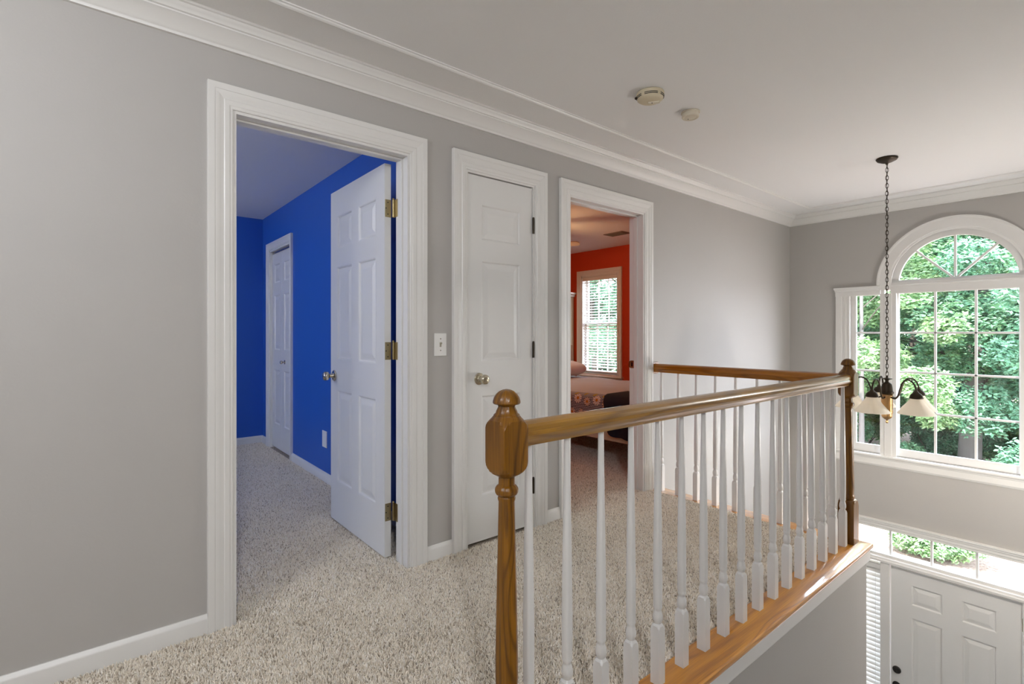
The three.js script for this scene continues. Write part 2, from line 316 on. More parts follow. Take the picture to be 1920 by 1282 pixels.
const six = (w) => { const s = 0.105, m = 0.095, pw = (w - 2 * s - m) / 2; return ROWS.flatMap(([a, b]) => [[s, s + pw, a, b], [w - s - pw, w - s, a, b]]); };
const knobShape = lathe([[0, 0], [0.031, 0], [0.033, 0.002], [0.033, 0.005], [0.029, 0.008], [0.018, 0.010], [0.012, 0.013], [0.011, 0.030], [0.014, 0.036], [0.022, 0.040], [0.0265, 0.047], [0.0275, 0.055], [0.026, 0.063], [0.020, 0.069], [0.010, 0.072], [0, 0.0725]], 32);
const roseShape = lathe([[0, 0], [0.031, 0], [0.033, 0.002], [0.033, 0.005], [0.029, 0.008], [0.018, 0.010], [0.012, 0.013], [0.011, 0.034], [0, 0.034]], 32);
const ballShape = lathe([[0.0108, 0.031], [0.014, 0.036], [0.022, 0.040], [0.0265, 0.047], [0.0275, 0.055], [0.026, 0.063], [0.020, 0.069], [0.010, 0.072], [0, 0.0725]], 32);
function knob(parent, [x, y, z], dir, mat = M.nickel) {   // dir: direction the knob points
  const k = mesh('door_knob', ballShape, mat, parent); k.position.set(x, y, z);
  k.quaternion.setFromUnitVectors(V(0, 1, 0), dir);
  mesh('rosette', roseShape, mat, k); return k;
}

// door 1: opens into the blue bedroom, hung on the right, standing at a right angle to the wall
{
  const d = thing('door_1', 'white six panel door standing open into the blue bedroom, with wide white casing', 'door', [0, 0, 0], 0, undefined, 'structure');
  jambXY(d, D1, [-0.075, -0.045]); casingXY(d, D1, 0, 1); casingXY(d, D1, -WT, -1);
  const lf = leaf(d, 0.752, 2.012, six(0.752));
  // local x runs from the hinge into the room (world -z); local z is the leaf's thickness (towards world +x... door face towards -x)
  lf.position.set(1.196 - 0.035, 0.016, -WT - 0.03); lf.rotation.y = Math.PI / 2;
  for (const s of [-1, 1]) knob(lf, [0.752 - 0.062, 0.885, s > 0 ? 0.035 : 0], V(0, 0, s));
  for (const y of [1.80, 1.07, 0.245]) {
    const h = mesh('hinge', merge(cyl(0.0065, 0.0065, 0.09, 14).translate(1.2035, y, -WT - 0.018), lathe([[0, 0], [0.005, 0], [0.007, 0.004], [0.004, 0.009], [0, 0.010]], 12).translate(1.2035, y + 0.045, -WT - 0.018)), M.brass, d);
    mesh('hinge_plate', box(1.163, 1.197, y - 0.045, y + 0.045, -WT - 0.030, -WT - 0.0275, 0.001), M.brass, h); mesh('hinge_plate', box(1.2075, 1.2105, y - 0.045, y + 0.045, -WT - 0.018, -WT + 0.018, 0.0008), M.brass, h);
    mesh('screw', merge([0.03, 0, -0.03].map((o, i) => cyl(0.0032, 0.0032, 0.0012, 10).rotateX(Math.PI / 2).translate(1.170 + (i % 2 ? -0.002 : 0.008), y + o, -WT - 0.0272))), M.dark, h);
  }
}
// door 2: narrow closet door, shut
{
  const d = thing('door_2', 'narrow white three panel closet door, shut, with brass knob', 'door', [0, 0, 0], 0, undefined, 'structure');
  jambXY(d, D2, [-0.062, -0.045]); casingXY(d, D2, 0, 1);
  const w = D2.r - D2.l - 0.006, s = 0.092;
  const lf = leaf(d, w, 2.006, ROWS.map(([a, b]) => [s, w - s, a, b]));
  lf.position.set(D2.l + 0.003, 0.018, -0.040);
  knob(lf, [0.075, 0.892, 0.035], V(0, 0, 1));
  for (const y of [1.80, 1.06, 0.25]) {
    const h = mesh('hinge', merge(cyl(0.0065, 0.0065, 0.09, 14).translate(D2.r + 0.001, y, 0.003), lathe([[0, 0], [0.005, 0], [0.007, 0.004], [0, 0.010]], 12).translate(D2.r + 0.001, y + 0.045, 0.003)), M.bronze, d);
    h.userData.label = 'dark brass hinge barrel';
  }
}
// door 3: doorway to the orange bedroom (its leaf swings out of sight)
{
  const d = thing('door_3', 'open doorway with white casing leading to the orange bedroom', 'doorway', [0, 0, 0], 0, undefined, 'structure');
  jambXY(d, D3, [-0.075, -0.045]); casingXY(d, D3, 0, 1); casingXY(d, D3, -WT, -1);
  const p = mesh('strike_plate', merge(box(D3.r - 0.0015, D3.r + 0.001, 0.90, 0.957, -0.112, -0.08, 0.0006), box(D3.r - 0.004, D3.r, 0.905, 0.952, -0.125, -0.111, 0.001)), M.brass, d);
  mesh('latch_hole', box(D3.r - 0.0022, D3.r - 0.001, 0.914, 0.943, -0.104, -0.090), M.dark, p);
}
// bifold closet door in the blue bedroom
{
  const d = thing('door_4', 'white bifold closet door on the blue bedroom wall', 'door', [0, 0, 0], 0, undefined, 'structure');
  casingZY(d, BF.z0 - REV, BF.z1 + REV, -0.002, BF.top + REV, BX, -1, 0.8);
  mesh('door_frame', merge(box(BX, BX + 0.1, 0, BF.top, BF.z0 - 0.015, BF.z0, 0, 1), box(BX, BX + 0.1, 0, BF.top, BF.z1, BF.z1 + 0.015, 0, 1), box(BX, BX + 0.1, BF.top, BF.top + 0.015, BF.z0 - 0.015, BF.z1 + 0.015, 0, 2)), M.trim, d);
  mesh('track', box(BX + 0.02, BX + 0.05, BF.top - 0.022, BF.top, BF.z0, BF.z1, 0.002, 2), M.nickel, d);
  const w = (BF.z1 - BF.z0) / 2 - 0.004;
  for (const k of [0, 1]) {
    const lf = leaf(d, w, BF.top - 0.045, ROWS.map(([a, b]) => [0.07, w - 0.07, a - 0.01, b - 0.02]), 0.03);
    lf.rotation.y = -Math.PI / 2;                   // local x -> +z, local z -> -x
    lf.position.set(BX + 0.05, 0.018, BF.z0 + 0.003 + k * (w + 0.003));
    if (k) knob(lf, [0.10, 0.865, 0.03], V(0, 0, 1)).scale.setScalar(0.62);
  }
}

// ---------------------------------------------------------------- windows of the foyer
const xs0 = XB + 0.026, xs1 = XB + 0.054, XG = XB + 0.043;   // sash depth and glass plane
{
  const w = thing('window_1', 'large white arched window of three lights with grilles, above the front door', 'window', [0, 0, 0], 0, undefined, 'structure');
  const zy = (poly, holes, x0, x1) => slabZY(shapeOf(poly, holes), x0, x1);
  // lining of the opening
  const L = { l: 0.555, r: 2 * WC - 0.555 };
  const ring = (r0, r1, a0 = 0, a1 = Math.PI) => { const s = new THREE.Shape(); s.absarc(WC, ARC.y, r1, a0, a1, false); s.absarc(WC, ARC.y, r0, a1, a0, true); s.closePath(); return s; };
  // centre sash, side sashes: rails and stiles with holes for the glass
  const cg = { l: 0.931, r: 2 * WC - 0.931, y0: 0.106, y1: 1.522 }, sg = { l: 0.594, r: 0.786, y0: 0.112, y1: 1.518 };
  const cs = mesh('sash', zy(rect(cg.l - 0.042, cg.r + 0.042, 0.042, 1.565), [rect(cg.l, cg.r, cg.y0, cg.y1)], xs0, xs1), M.trim, w);
  const sashes = [[cg, cs]];
  for (const k of [0, 1]) {
    const g = k ? { ...sg, l: 2 * WC - sg.r, r: 2 * WC - sg.l } : sg;
    sashes.push([g, mesh('sash', zy(rect(g.l - 0.039, g.r + 0.034, 0.042, 1.562), [rect(g.l, g.r, g.y0, g.y1)], xs0, xs1), M.trim, w)]);
  }
  const rowsY = [1.165, 0.808, 0.452];
  for (const [g, s] of sashes) {
    const ys = [g.y0, ...[...rowsY].reverse(), g.y1], zs = g === cg ? [g.l, 1.189, 2 * WC - 1.189, g.r] : [g.l, g.r];
    const mu = [];
    for (const z of zs.slice(1, -1)) mu.push(box(XG - 0.010, XG + 0.010, g.y0, g.y1, z - 0.0085, z + 0.0085, 0.002, 1));
    for (const y of rowsY) mu.push(box(XG - 0.010, XG + 0.010, y - 0.0085, y + 0.0085, g.l, g.r, 0.002, 2));
    for (const m of mu) mesh('muntin', m, M.trim, s);
    for (let i = 0; i + 1 < zs.length; i++) for (let j = 0; j + 1 < ys.length; j++) {
      const pg = new THREE.PlaneGeometry(zs[i + 1] - zs[i], ys[j + 1] - ys[j]); pg.rotateY(-Math.PI / 2); pg.translate(XG, (ys[j] + ys[j + 1]) / 2, (zs[i] + zs[i + 1]) / 2);
      mesh('pane', pg, M.glass, s);
    }
  }
  // arched light: ring sash, bottom rail, three spokes, four panes
  const ar = 0.393, hole = new THREE.Path(); const yb = 1.643, a0 = Math.asin((yb - ARC.y) / ar);
  hole.absarc(WC, ARC.y, ar, a0, Math.PI - a0, false); hole.closePath();
  const sh = new THREE.Shape(); sh.moveTo(WC - 0.446, 1.566); sh.lineTo(WC + 0.446, 1.566); sh.lineTo(WC + 0.446, ARC.y); sh.absarc(WC, ARC.y, 0.446, 0, Math.PI, false); sh.closePath(); sh.holes.push(hole);
  const as = mesh('arched_sash', slabZY(sh, xs0, xs1), M.trim, w);
  const sp = [];
  for (const a of [45, 90, 135]) { const b = box(0.02, ar + 0.004, -0.0085, 0.0085, -0.010, 0.010, 0.002); b.rotateZ(a * Math.PI / 180); b.applyMatrix4(new THREE.Matrix4().set(0, 0, -1, XG, 0, 1, 0, 1.628, 1, 0, 0, WC, 0, 0, 0, 1)); sp.push(b); }
  for (const m of sp) mesh('muntin', m, M.trim, as);
  for (const [b0, b1] of [[0, 45], [45, 90], [90, 135], [135, 180]]) {
    const s = new THREE.Shape(), e0 = b0 * Math.PI / 180, e1 = b1 * Math.PI / 180; s.moveTo(WC, 1.628);
    for (let i = 0; i <= 12; i++) { const a = e0 + (e1 - e0) * i / 12; s.lineTo(WC + ar * 1.01 * Math.cos(a), Math.max(1.638, ARC.y + ar * 1.01 * Math.sin(a))); }
    s.closePath();
    const g = new THREE.ShapeGeometry(s); g.applyMatrix4(new THREE.Matrix4().set(0, 0, -1, XG, 0, 1, 0, 0, 1, 0, 0, 0, 0, 0, 0, 1));
    mesh('pane', g, M.glass, as);
  }
  // casings: fluted side legs, arch, mullion covers, caps, middle rail, stool, apron
  const legP = [[0, 0], [0, 0.014], [0.012, 0.016], [0.016, 0.013], [0.030, 0.013], [0.034, 0.016], [0.050, 0.016], [0.054, 0.013], [0.068, 0.013], [0.072, 0.017], [0.108, 0.020], [0.118, 0.020], [0.120, 0.016], [0.120, 0]];
  for (const s of [0, 1]) {
    const Z = (d) => s ? 2 * WC - (0.552 - d) : 0.552 - d;
    mesh('casing', loft(legP, (p) => V(XB - p[1], 0.036, Z(p[0])), (p) => V(XB - p[1], 1.56, Z(p[0])), 0.35, 1), M.trim, w);
    const capP = [[0, 0.518], [0.018, 0.518], [0.018, 0.560], [0.024, 0.566], [0.026, 0.578], [0.034, 0.584], [0.036, 0.600], [0, 0.600]].map((p) => [p[0], p[1] + 1]);
    const e = (z) => s ? 2 * WC - z : z;
    mesh('casing_cap', loft(capP, (p) => V(XB - p[0], p[1], e(0.440 - p[0] * 0.6)), (p) => V(XB - p[0], p[1], e(0.80)), 0.3, 2), M.trim, w);
    const mullP = [[-0.062, 0], [-0.062, 0.012], [-0.030, 0.014], [-0.026, 0.018], [0.026, 0.018], [0.030, 0.014], [0.062, 0.012], [0.062, 0]];
    const mz = e(0.858);
    mesh('mullion', loft(mullP, (p) => V(XB - p[1], 0.036, mz + p[0]), (p) => V(XB - p[1], 1.525, mz + p[0]), 0.3, 1), M.trim, w);
  }
  const archP = [[0.440, 0], [0.440, 0.012], [0.447, 0.014], [0.456, 0.014], [0.460, 0.018], [0.530, 0.021], [0.540, 0.026], [0.552, 0.026], [0.553, 0]];
  const steps = 40, fs = []; for (let i = 0; i <= steps; i++) { const a = Math.PI - (i / steps) * Math.PI; fs.push((p) => V(XB - p[1], ARC.y - 0.045 * (i === 0 || i === steps ? 1 : 0) + p[0] * Math.sin(a), WC + p[0] * Math.cos(a))); }
  fs.splice(1, 0, (p) => V(XB - p[1], ARC.y, WC - p[0])); fs.splice(fs.length - 1, 0, (p) => V(XB - p[1], ARC.y, WC + p[0]));
  mesh('arch_casing', loft(archP, fs[0], fs[fs.length - 1], 0.4, 2, fs.slice(1, -1)), M.trim, w);
  const midP = [[0, 1.524], [0.014, 1.524], [0.014, 1.585], [0.018, 1.590], [0.018, 1.600], [0.010, 1.606], [0.006, 1.622], [0, 1.622]];
  mesh('transom_rail', loft(midP, (p) => V(XB - p[0] + 0.002, p[1], WC - 0.446), (p) => V(XB - p[0] + 0.002, p[1], WC + 0.446), 0.3, 2), M.trim, w);
  const stoolP = [[-0.03, 0.010], [0.034, 0.010], [0.040, 0.016], [0.042, 0.024], [0.040, 0.032], [0.034, 0.036], [-0.03, 0.036]];
  mesh('stool', loft(stoolP, (p) => V(XB - p[0], p[1], 0.40), (p) => V(XB - p[0], p[1], 2 * WC - 0.40), 0.5, 2), M.trim, w);
  const apronP = [[0, 0.010], [0.024, 0.010], [0.022, -0.002], [0.018, -0.008], [0.018, -0.056], [0.013, -0.064], [0.009, -0.073], [0, -0.073]];
  mesh('apron', loft(apronP, (p) => V(XB - p[0], p[1], 0.43), (p) => V(XB - p[0], p[1], 2 * WC - 0.43), 0.4, 2), M.trim, w);
}
// front door with transom and sidelights, one storey down
{
  const d = thing('door_5', 'white six panel front door below, with black deadbolt', 'door', [0, 0, 0], 0, undefined, 'structure');
  const w = FD.z1 - FD.z0 - 0.010, h = FD.top - FOY - 0.018;
  const cols = [[1.017 - FD.z0, 1.236 - FD.z0], [1.360 - FD.z0, 1.579 - FD.z0]];
  const rows = [[0.26, 0.80], [0.95, h - 0.415], [h - 0.305, h - 0.125]];
  const lf = leaf(d, w, h, rows.flatMap(([a, b]) => cols.map(([l, r]) => [l, r, a, b])), 0.044, M.door, 0.010);
  lf.rotation.y = -Math.PI / 2; lf.position.set(XB + 0.062, FOY + 0.008, FD.z0 + 0.006);
  const bolt = (y) => { const b = mesh('deadbolt', lathe([[0, 0], [0.032, 0], [0.033, 0.004], [0.030, 0.012], [0.022, 0.016], [0, 0.017]], 28), M.dark, lf); b.position.set(0.045, y, 0.044); b.rotation.x = Math.PI / 2; mesh('thumb_turn', box(-0.004, 0.004, 0.015, 0.034, -0.016, 0.016, 0.003), M.dark, b); };
  bolt(-1.914 - FOY); knob(lf, [0.045, -2.055 - FOY, 0.044], V(0, 0, 1), M.dark);
  for (const y of [-1.14, -2.0, -2.8]) mesh('hinge', cyl(0.007, 0.007, 0.1, 14).translate(XB + 0.012, y, FD.z1 + 0.002), M.nickel, d);
  // frame: posts beside the door, mullion posts, head rail under the transom
  const post = (z0, z1, y0, y1) => box(XB - 0.004, XB + 0.13, y0, y1, z0, z1, 0.004, 1);
  const hd = FD.top + 0.004;
  mesh('door_frame', merge(post(0.795, FD.z0 - 0.001, FOY, hd), post(FD.z1 + 0.001, 2 * WC - 0.795 + 0.02, FOY, hd), post(TR.z0 + 0.0, SL.z0, FOY, hd), post(2 * WC - 0.575, TR.z1, FOY, hd)), M.trim, d);
  const headP = [[-0.13, hd], [0.004, hd], [0.016, hd + 0.006], [0.018, hd + 0.022], [0.008, hd + 0.030], [0.004, hd + 0.044], [-0.02, hd + 0.050], [-0.02, -0.886], [-0.13, -0.886]];
  mesh('transom_bar', loft(headP, (p) => V(XB - p[0], p[1], TR.z0), (p) => V(XB - p[0], p[1], TR.z1), 0.4, 2), M.trim, d);
  mesh('transom_frame', merge(box(XB + 0.03, XB + 0.09, -0.652, TR.y1, TR.z0, TR.z1, 0.003, 2), box(XB + 0.03, XB + 0.09, -0.89, TR.y1, TR.z0, TR.z0 + 0.045, 0.003, 1), box(XB + 0.03, XB + 0.09, -0.89, TR.y1, TR.z1 - 0.045, TR.z1, 0.003, 1)), M.trim, d);
  const zs = [TR.z0 + 0.045, 0.863, 1.162, 1.461, 1.760, TR.z1 - 0.045];
  for (const z of zs.slice(1, -1)) mesh('transom_muntin', box(XB + 0.042, XB + 0.066, -0.89, -0.645, z - 0.009, z + 0.009, 0.003, 1), M.trim, d);
  for (let i = 0; i + 1 < zs.length; i++) { const g = new THREE.PlaneGeometry(zs[i + 1] - zs[i], 0.24); g.rotateY(-Math.PI / 2); g.translate(XB + 0.054, -0.769, (zs[i] + zs[i + 1]) / 2); mesh('transom_pane', g, M.glass, d); }
  for (const s of [0, 1]) { const a = s ? 2 * WC - SL.z1 : SL.z0, b = s ? 2 * WC - SL.z0 : SL.z1; const g = new THREE.PlaneGeometry(b - a, hd - FOY); g.rotateY(-Math.PI / 2); g.translate(XB + 0.11, (hd + FOY) / 2, (a + b) / 2); mesh('sidelight_pane', g, M.glass, d); }
  const topP = [[0, -0.650], [0.012, -0.650], [0.012, -0.632], [0.018, -0.626], [0.018, -0.606], [0.024, -0.600], [0.026, -0.586], [0.034, -0.580], [0.034, -0.570], [0, -0.568]];
  mesh('casing_head', loft(topP, (p) => V(XB - p[0], p[1], 0.40), (p) => V(XB - p[0], p[1], 2 * WC - 0.40), 0.4, 2), M.trim, d);
  for (const s of [0, 1]) { const e = (z) => s ? 2 * WC - z : z; mesh('casing_leg', box(XB - 0.018, XB, FOY, -0.65, Math.min(e(0.42), e(0.53)), Math.max(e(0.42), e(0.53)), 0.003, 1), M.trim, d); }
}
// slatted blinds
const slatGeo = (len) => loft([[-0.024, 0], [-0.012, 0.003], [0, 0.004], [0.012, 0.003], [0.024, 0], [0.012, 0.0008], [0, 0.0018], [-0.012, 0.0008]], (p) => V(p[0], p[1], -len / 2), (p) => V(p[0], p[1], len / 2), 0.9, 2);
function blind(label, x, z0, z1, top, bottom, pitch, tilt, maxSlats, name = 'window_blind') {
  const len = z1 - z0, b = thing(name, label, 'blind', [x, top, (z0 + z1) / 2]);
  mesh('head_rail', box(-0.028, 0.028, -0.05, 0, -len / 2, len / 2, 0.004, 2), M.plate, b);
  const g = slatGeo(len - 0.008), n = Math.min(maxSlats, Math.floor((top - 0.06 - bottom - 0.02) / pitch));
  for (let i = 0; i < n; i++) { const s = mesh('slat', g, M.plate, b); s.position.y = -0.075 - i * pitch; s.rotation.z = tilt; }
  mesh('bottom_rail', box(-0.025, 0.025, bottom - top, bottom - top + 0.018, -len / 2, len / 2, 0.004, 2), M.plate, b);
  mesh('ladder_cord', merge([-0.3, 0.3].flatMap((k) => [-0.024, 0.024].map((o) => cyl(0.001, 0.001, top - bottom - 0.03, 6).translate(o, (bottom - top) / 2, k * len)))), M.plate, b);
  return b;
}
blind('white slatted blind over the narrow sidelight beside the front door', XB + 0.055, SL.z0 + 0.004, SL.z1 - 0.004, FD.top - 0.03, -2.9, 0.044, 0.95, 42);

// ---------------------------------------------------------------- orange bedroom
{
  const w = thing('window_2', 'white double hung window on the orange bedroom wall', 'window', [0, 0, 0], 0, undefined, 'structure');
  casingZY(w, OW.z0, OW.z1, 0.555, OW.y1, XB, -1, 0.85);
  const zc = (OW.z0 + OW.z1) / 2;
  mesh('window_frame', merge(box(XB, XB + 0.13, OW.y0, OW.y1, OW.z0, OW.z0 + 0.02, 0, 1), box(XB, XB + 0.13, OW.y0, OW.y1, OW.z1 - 0.02, OW.z1, 0, 1), box(XB, XB + 0.13, OW.y1 - 0.02, OW.y1, OW.z0, OW.z1, 0, 2), box(XB, XB + 0.13, OW.y0, OW.y0 + 0.02, OW.z0, OW.z1, 0, 2)), M.trim, w);
  for (const [y0, y1, x] of [[OW.y0 + 0.02, 1.325, XB + 0.075], [1.29, OW.y1 - 0.02, XB + 0.105]]) {
    const a = OW.z0 + 0.02, b = OW.z1 - 0.02;
    const s = mesh('sash', slabZY(shapeOf(rect(a, b, y0, y1), [rect(a + 0.035, b - 0.035, y0 + 0.04, y1 - 0.035)]), x - 0.015, x + 0.015), M.trim, w);
    const q = (b - a - 0.07) / 3;
    for (const g of [box(x - 0.008, x + 0.008, (y0 + y1) / 2 - 0.008, (y0 + y1) / 2 + 0.008, a + 0.03, b - 0.03, 0.002, 2), ...[1, 2].map((i) => box(x - 0.008, x + 0.008, y0 + 0.03, y1 - 0.03, a + 0.035 + q * i - 0.008, a + 0.035 + q * i + 0.008, 0.002, 1))]) mesh('muntin', g, M.trim, s);
    const g = new THREE.PlaneGeometry(b - a - 0.07, y1 - y0 - 0.075); g.rotateY(-Math.PI / 2); g.translate(x, (y0 + y1) / 2, zc); mesh('pane', g, M.glass, s);
  }
  const stoolP = [[-0.04, 0], [0.05, 0], [0.055, 0.006], [0.055, 0.016], [0.05, 0.022], [-0.04, 0.022]];
  mesh('stool', loft(stoolP, (p) => V(XB - p[0], 0.533 + p[1], OW.z0 - 0.10), (p) => V(XB - p[0], 0.533 + p[1], OW.z1 + 0.10), 0.5, 2), M.trim, w);
  mesh('apron', box(XB - 0.016, XB, 0.465, 0.533, OW.z0 - 0.08, OW.z1 + 0.08, 0.004, 2), M.trim, w);
  blind('white slatted blind in the orange bedroom window', XB + 0.03, OW.z0 + 0.024, OW.z1 - 0.024, OW.y1 - 0.022, 0.595, 0.040, 0.38, 60);
}
// bed with printed spread
{
  const bed = thing('bed', 'bed under a dark checked spread printed with daisies, in the orange bedroom', 'bed', [0, 0, 0]);
  const x0 = 3.46, x1 = 4.86, z0 = -2.35, z1 = -0.22;
  mesh('mattress', box(x0 + 0.02, x1 - 0.02, 0.36, 0.585, z0 + 0.02, z1 - 0.02, 0.05), M.plate, bed);
  mesh('side_rail', box(x0 - 0.012, x0 + 0.02, 0.235, 0.385, z0, z1, 0.006, 2), M.cream, bed); mesh('side_rail', box(x1 - 0.02, x1 + 0.012, 0.235, 0.385, z0, z1, 0.006, 2), M.cream, bed); mesh('foot_rail', box(x0, x1, 0.235, 0.37, z1 - 0.03, z1, 0.006), M.cream, bed);
  for (const [x, z] of [[x0 + 0.04, z0 + 0.05], [x1 - 0.04, z0 + 0.05], [x0 + 0.04, z1 - 0.05], [x1 - 0.04, z1 - 0.05]]) mesh('leg', cyl(0.03, 0.024, 0.26, 16).translate(x, 0.118, z), M.bronze, bed);
  mesh('headboard', box(x0, x1, 0.2, 1.02, z0 - 0.05, z0, 0.02), M.cream, bed);
  // spread: a cloth with thickness over the mattress, hanging in soft folds on both sides
  const cv = document.createElement('canvas'); cv.width = 1024; cv.height = 2048; const c = cv.getContext('2d');
  c.fillStyle = '#15141f'; c.fillRect(0, 0, 1024, 2048);
  const edge = 330;                                   // printed border along both hanging sides; middle whitened for light on the top
  for (let i = 0; i < 65; i++) for (let j = 0; j < 129; j++) {
    const y = j * 16, mid = y > edge && y < 2048 - edge, h = mid ? 6.3 : 5.0;
    c.fillStyle = mid ? '#fbf8fd' : '#f6f0ee'; c.save(); c.translate(i * 16 + (j % 2) * 8, y); c.rotate(Math.PI / 4); c.fillRect(-h, -h, 2 * h, 2 * h); c.restore();
  }
  const daisy = (x, y, r, col) => { c.save(); c.translate(x, y); for (let k = 0; k < 11; k++) { c.rotate(TAU / 11); c.fillStyle = col; c.beginPath(); c.ellipse(0, -r * 0.62, r * 0.19, r * 0.42, 0, 0, TAU); c.fill(); c.strokeStyle = '#4a2c22'; c.lineWidth = 2; c.stroke(); } c.fillStyle = '#cf7d1c'; c.beginPath(); c.arc(0, 0, r * 0.28, 0, TAU); c.fill(); c.restore(); };
  for (const m of [0, 1]) for (let i = 0; i < 8; i++) {
    const Y = (y) => m ? 2048 - y : y;
    daisy(i * 128 + 64, Y(190 + (i % 2) * 26), i % 3 ? 54 : 46, i % 2 ? '#f4e2d2' : '#ecd0b6');
    c.fillStyle = '#b8993a'; c.beginPath(); c.ellipse(i * 128 + 10, Y(285), 20, 30, 0.3, 0, TAU); c.fill();
    daisy(i * 128 + 120, Y(70), 44, '#e9cdb4');
  }
  const t = new THREE.CanvasTexture(cv); t.colorSpace = THREE.SRGBColorSpace; t.wrapS = t.wrapT = THREE.RepeatWrapping;
  const mat = std({ map: t, roughness: 0.85, side: THREE.DoubleSide });
  const nu = 60, nv = 70, P = [], UV = [], idx = [], prof = [];
  const len = [0]; const pts = [[x0 - 0.014, 0.375], [x0 - 0.016, 0.55], [x0 - 0.006, 0.592], [x0 + 0.035, 0.612], [x0 + 0.12, 0.618], [(x0 + x1) / 2, 0.628], [x1 - 0.12, 0.618], [x1 - 0.035, 0.612], [x1 + 0.006, 0.592], [x1 + 0.016, 0.55], [x1 + 0.014, 0.375]];
  const curve = new THREE.CatmullRomCurve3(pts.map((p) => V(p[0], p[1], 0)), false, 'centripetal');
  for (let side = 0; side < 2; side++) for (let i = 0; i <= nu; i++) for (let j = 0; j <= nv; j++) {
    const q = curve.getPointAt(i / nu), z = z0 + 0.01 + (z1 - z0) * (j / nv), hang = Math.max(0, (0.58 - q.y) / 0.2);
    const s = q.x < 4.1 ? -1 : 1, wob = hang * 0.012 * Math.sin(z * 17) + 0.006 * N.noise(q.x * 4, z * 4, 2), th = side ? 0.008 : 0;
    const top = q.y > 0.6 ? 1 : 0;
    P.push(q.x + (top ? 0 : s * (wob - th)), q.y + (top ? wob + 0.01 * N.noise(q.x * 2.3, z * 2.3, 7) - th : 0), z);
    UV.push(z * 1.12, i / nu);
  }
  for (let side = 0; side < 2; side++) for (let i = 0; i < nu; i++) for (let j = 0; j < nv; j++) { const o = side * (nu + 1) * (nv + 1), a = o + i * (nv + 1) + j, b = a + nv + 1; side ? idx.push(a, b, a + 1, b, b + 1, a + 1) : idx.push(a, a + 1, b, b, a + 1, b + 1); }
  const g = new THREE.BufferGeometry().setAttribute('position', new THREE.Float32BufferAttribute(P, 3)).setAttribute('uv', new THREE.Float32BufferAttribute(UV, 2)).setIndex(idx); g.computeVertexNormals();
  const sp = mesh('bedspread', g, mat, bed); sp.userData.label = 'dark checked bedspread printed with daisies';
  // pillow
  const pg = new THREE.SphereGeometry(1, 40, 24), pp = pg.attributes.position;
  for (let i = 0; i < pp.count; i++) { const x = pp.getX(i), y = pp.getY(i), z = pp.getZ(i), e = (v, k) => Math.sign(v) * Math.pow(Math.abs(v), k); pp.setXYZ(i, e(x, 0.55) * 0.33, y * 0.085 * (1 + 0.1 * N.noise(x * 3, z * 3, 1)), e(z, 0.55) * 0.22); }
  pg.computeVertexNormals();
  const mp = std({ color: lin(0.76, 0.68, 0.66), roughness: 0.9 });
  for (const [x, lab] of [[4.38, 'pale pink pillow at the far corner of the bed, below the window']]) { const p = solo('pillow', pg, mp, lab, 'pillow'); p.position.set(x, 0.742, z0 + 0.24); p.rotation.set(0.1, 0.05, 0); }
  // dark throw hanging over the near side of the bed
  const tp = [[0.02, 0.0], [-0.006, -0.02], [-0.030, -0.06], [-0.036, -0.2], [-0.034, -0.36], [-0.046, -0.365], [-0.05, -0.2], [-0.046, -0.05], [-0.016, 0.004], [0.02, 0.022], [0.3, 0.026], [0.3, 0.010]];
  const st = 16, fns = []; for (let k = 0; k <= st; k++) fns.push((p) => { const u = k / st, z = -0.62 + 0.42 * u, hang = Math.min(1, Math.max(0, -p[1] / 0.3)); return V(x0 + p[0] - 0.014 - hang * 0.016 * (1 + Math.sin(u * 14)), 0.618 + p[1] * (0.82 + 0.12 * Math.sin(u * 2.2) + 0.03 * Math.sin(u * 9)), z + hang * 0.07 * (1 - u)); });
  solo('throw_blanket', loft(tp, fns[0], fns[st], 0.8, 2, fns.slice(1, -1)), std({ color: lin(0.010, 0.007, 0.016), roughness: 0.9 }), 'dark throw hanging over the near side of the bed', 'blanket');
}
// armoire beside the window
{
  const a = thing('armoire', 'tall cream armoire with moulded top beside the orange bedroom window', 'armoire', [XB - 0.018, 0, -3.5]);
  mesh('body', box(-0.45, 0, 0.06, 1.70, -0.44, 0.42, 0.006, 1), M.cream, a);
  mesh('cornice', loft([[0, 0], [0.015, 0.01], [0.02, 0.035], [0.045, 0.05], [0.045, 0.07], [0, 0.07]], (p) => V(-0.45 - p[0], 1.70 + p[1], -0.44 - p[0]), (p) => V(-0.45 - p[0], 1.70 + p[1], 0.42 + p[0]), 0.3, 2), M.trim, a);
  mesh('cornice', loft([[0, 0], [0.015, 0.01], [0.02, 0.035], [0.045, 0.05], [0.045, 0.07], [0, 0.07]], (p) => V(-0.45 - p[0], 1.70 + p[1], 0.42 + p[0]), (p) => V(0, 1.70 + p[1], 0.42 + p[0]), 0.3), M.trim, a);
  mesh('top', box(-0.45, 0, 1.70, 1.769, -0.44, 0.42), M.trim, a);
  mesh('plinth', box(-0.44, 0, 0, 0.07, -0.43, 0.41, 0.003), M.cream, a);
  for (const k of [0, 1]) { const dr = mesh('door', box(-0.468, -0.45, 0.12, 1.66, -0.42 + k * 0.41, -0.015 + k * 0.41, 0.004, 1), M.cream, a); mesh('knob', new THREE.SphereGeometry(0.014, 16, 12).translate(-0.482, 0.92, k ? 0.03 : -0.05), M.brass, dr); }
  for (const [y0, y1] of [[0.16, 0.545], [0.60, 1.60]]) mesh('side_panel', box(-0.40, -0.05, y0, y1, 0.42, 0.428, 0.003, 1), M.cream, a);
}
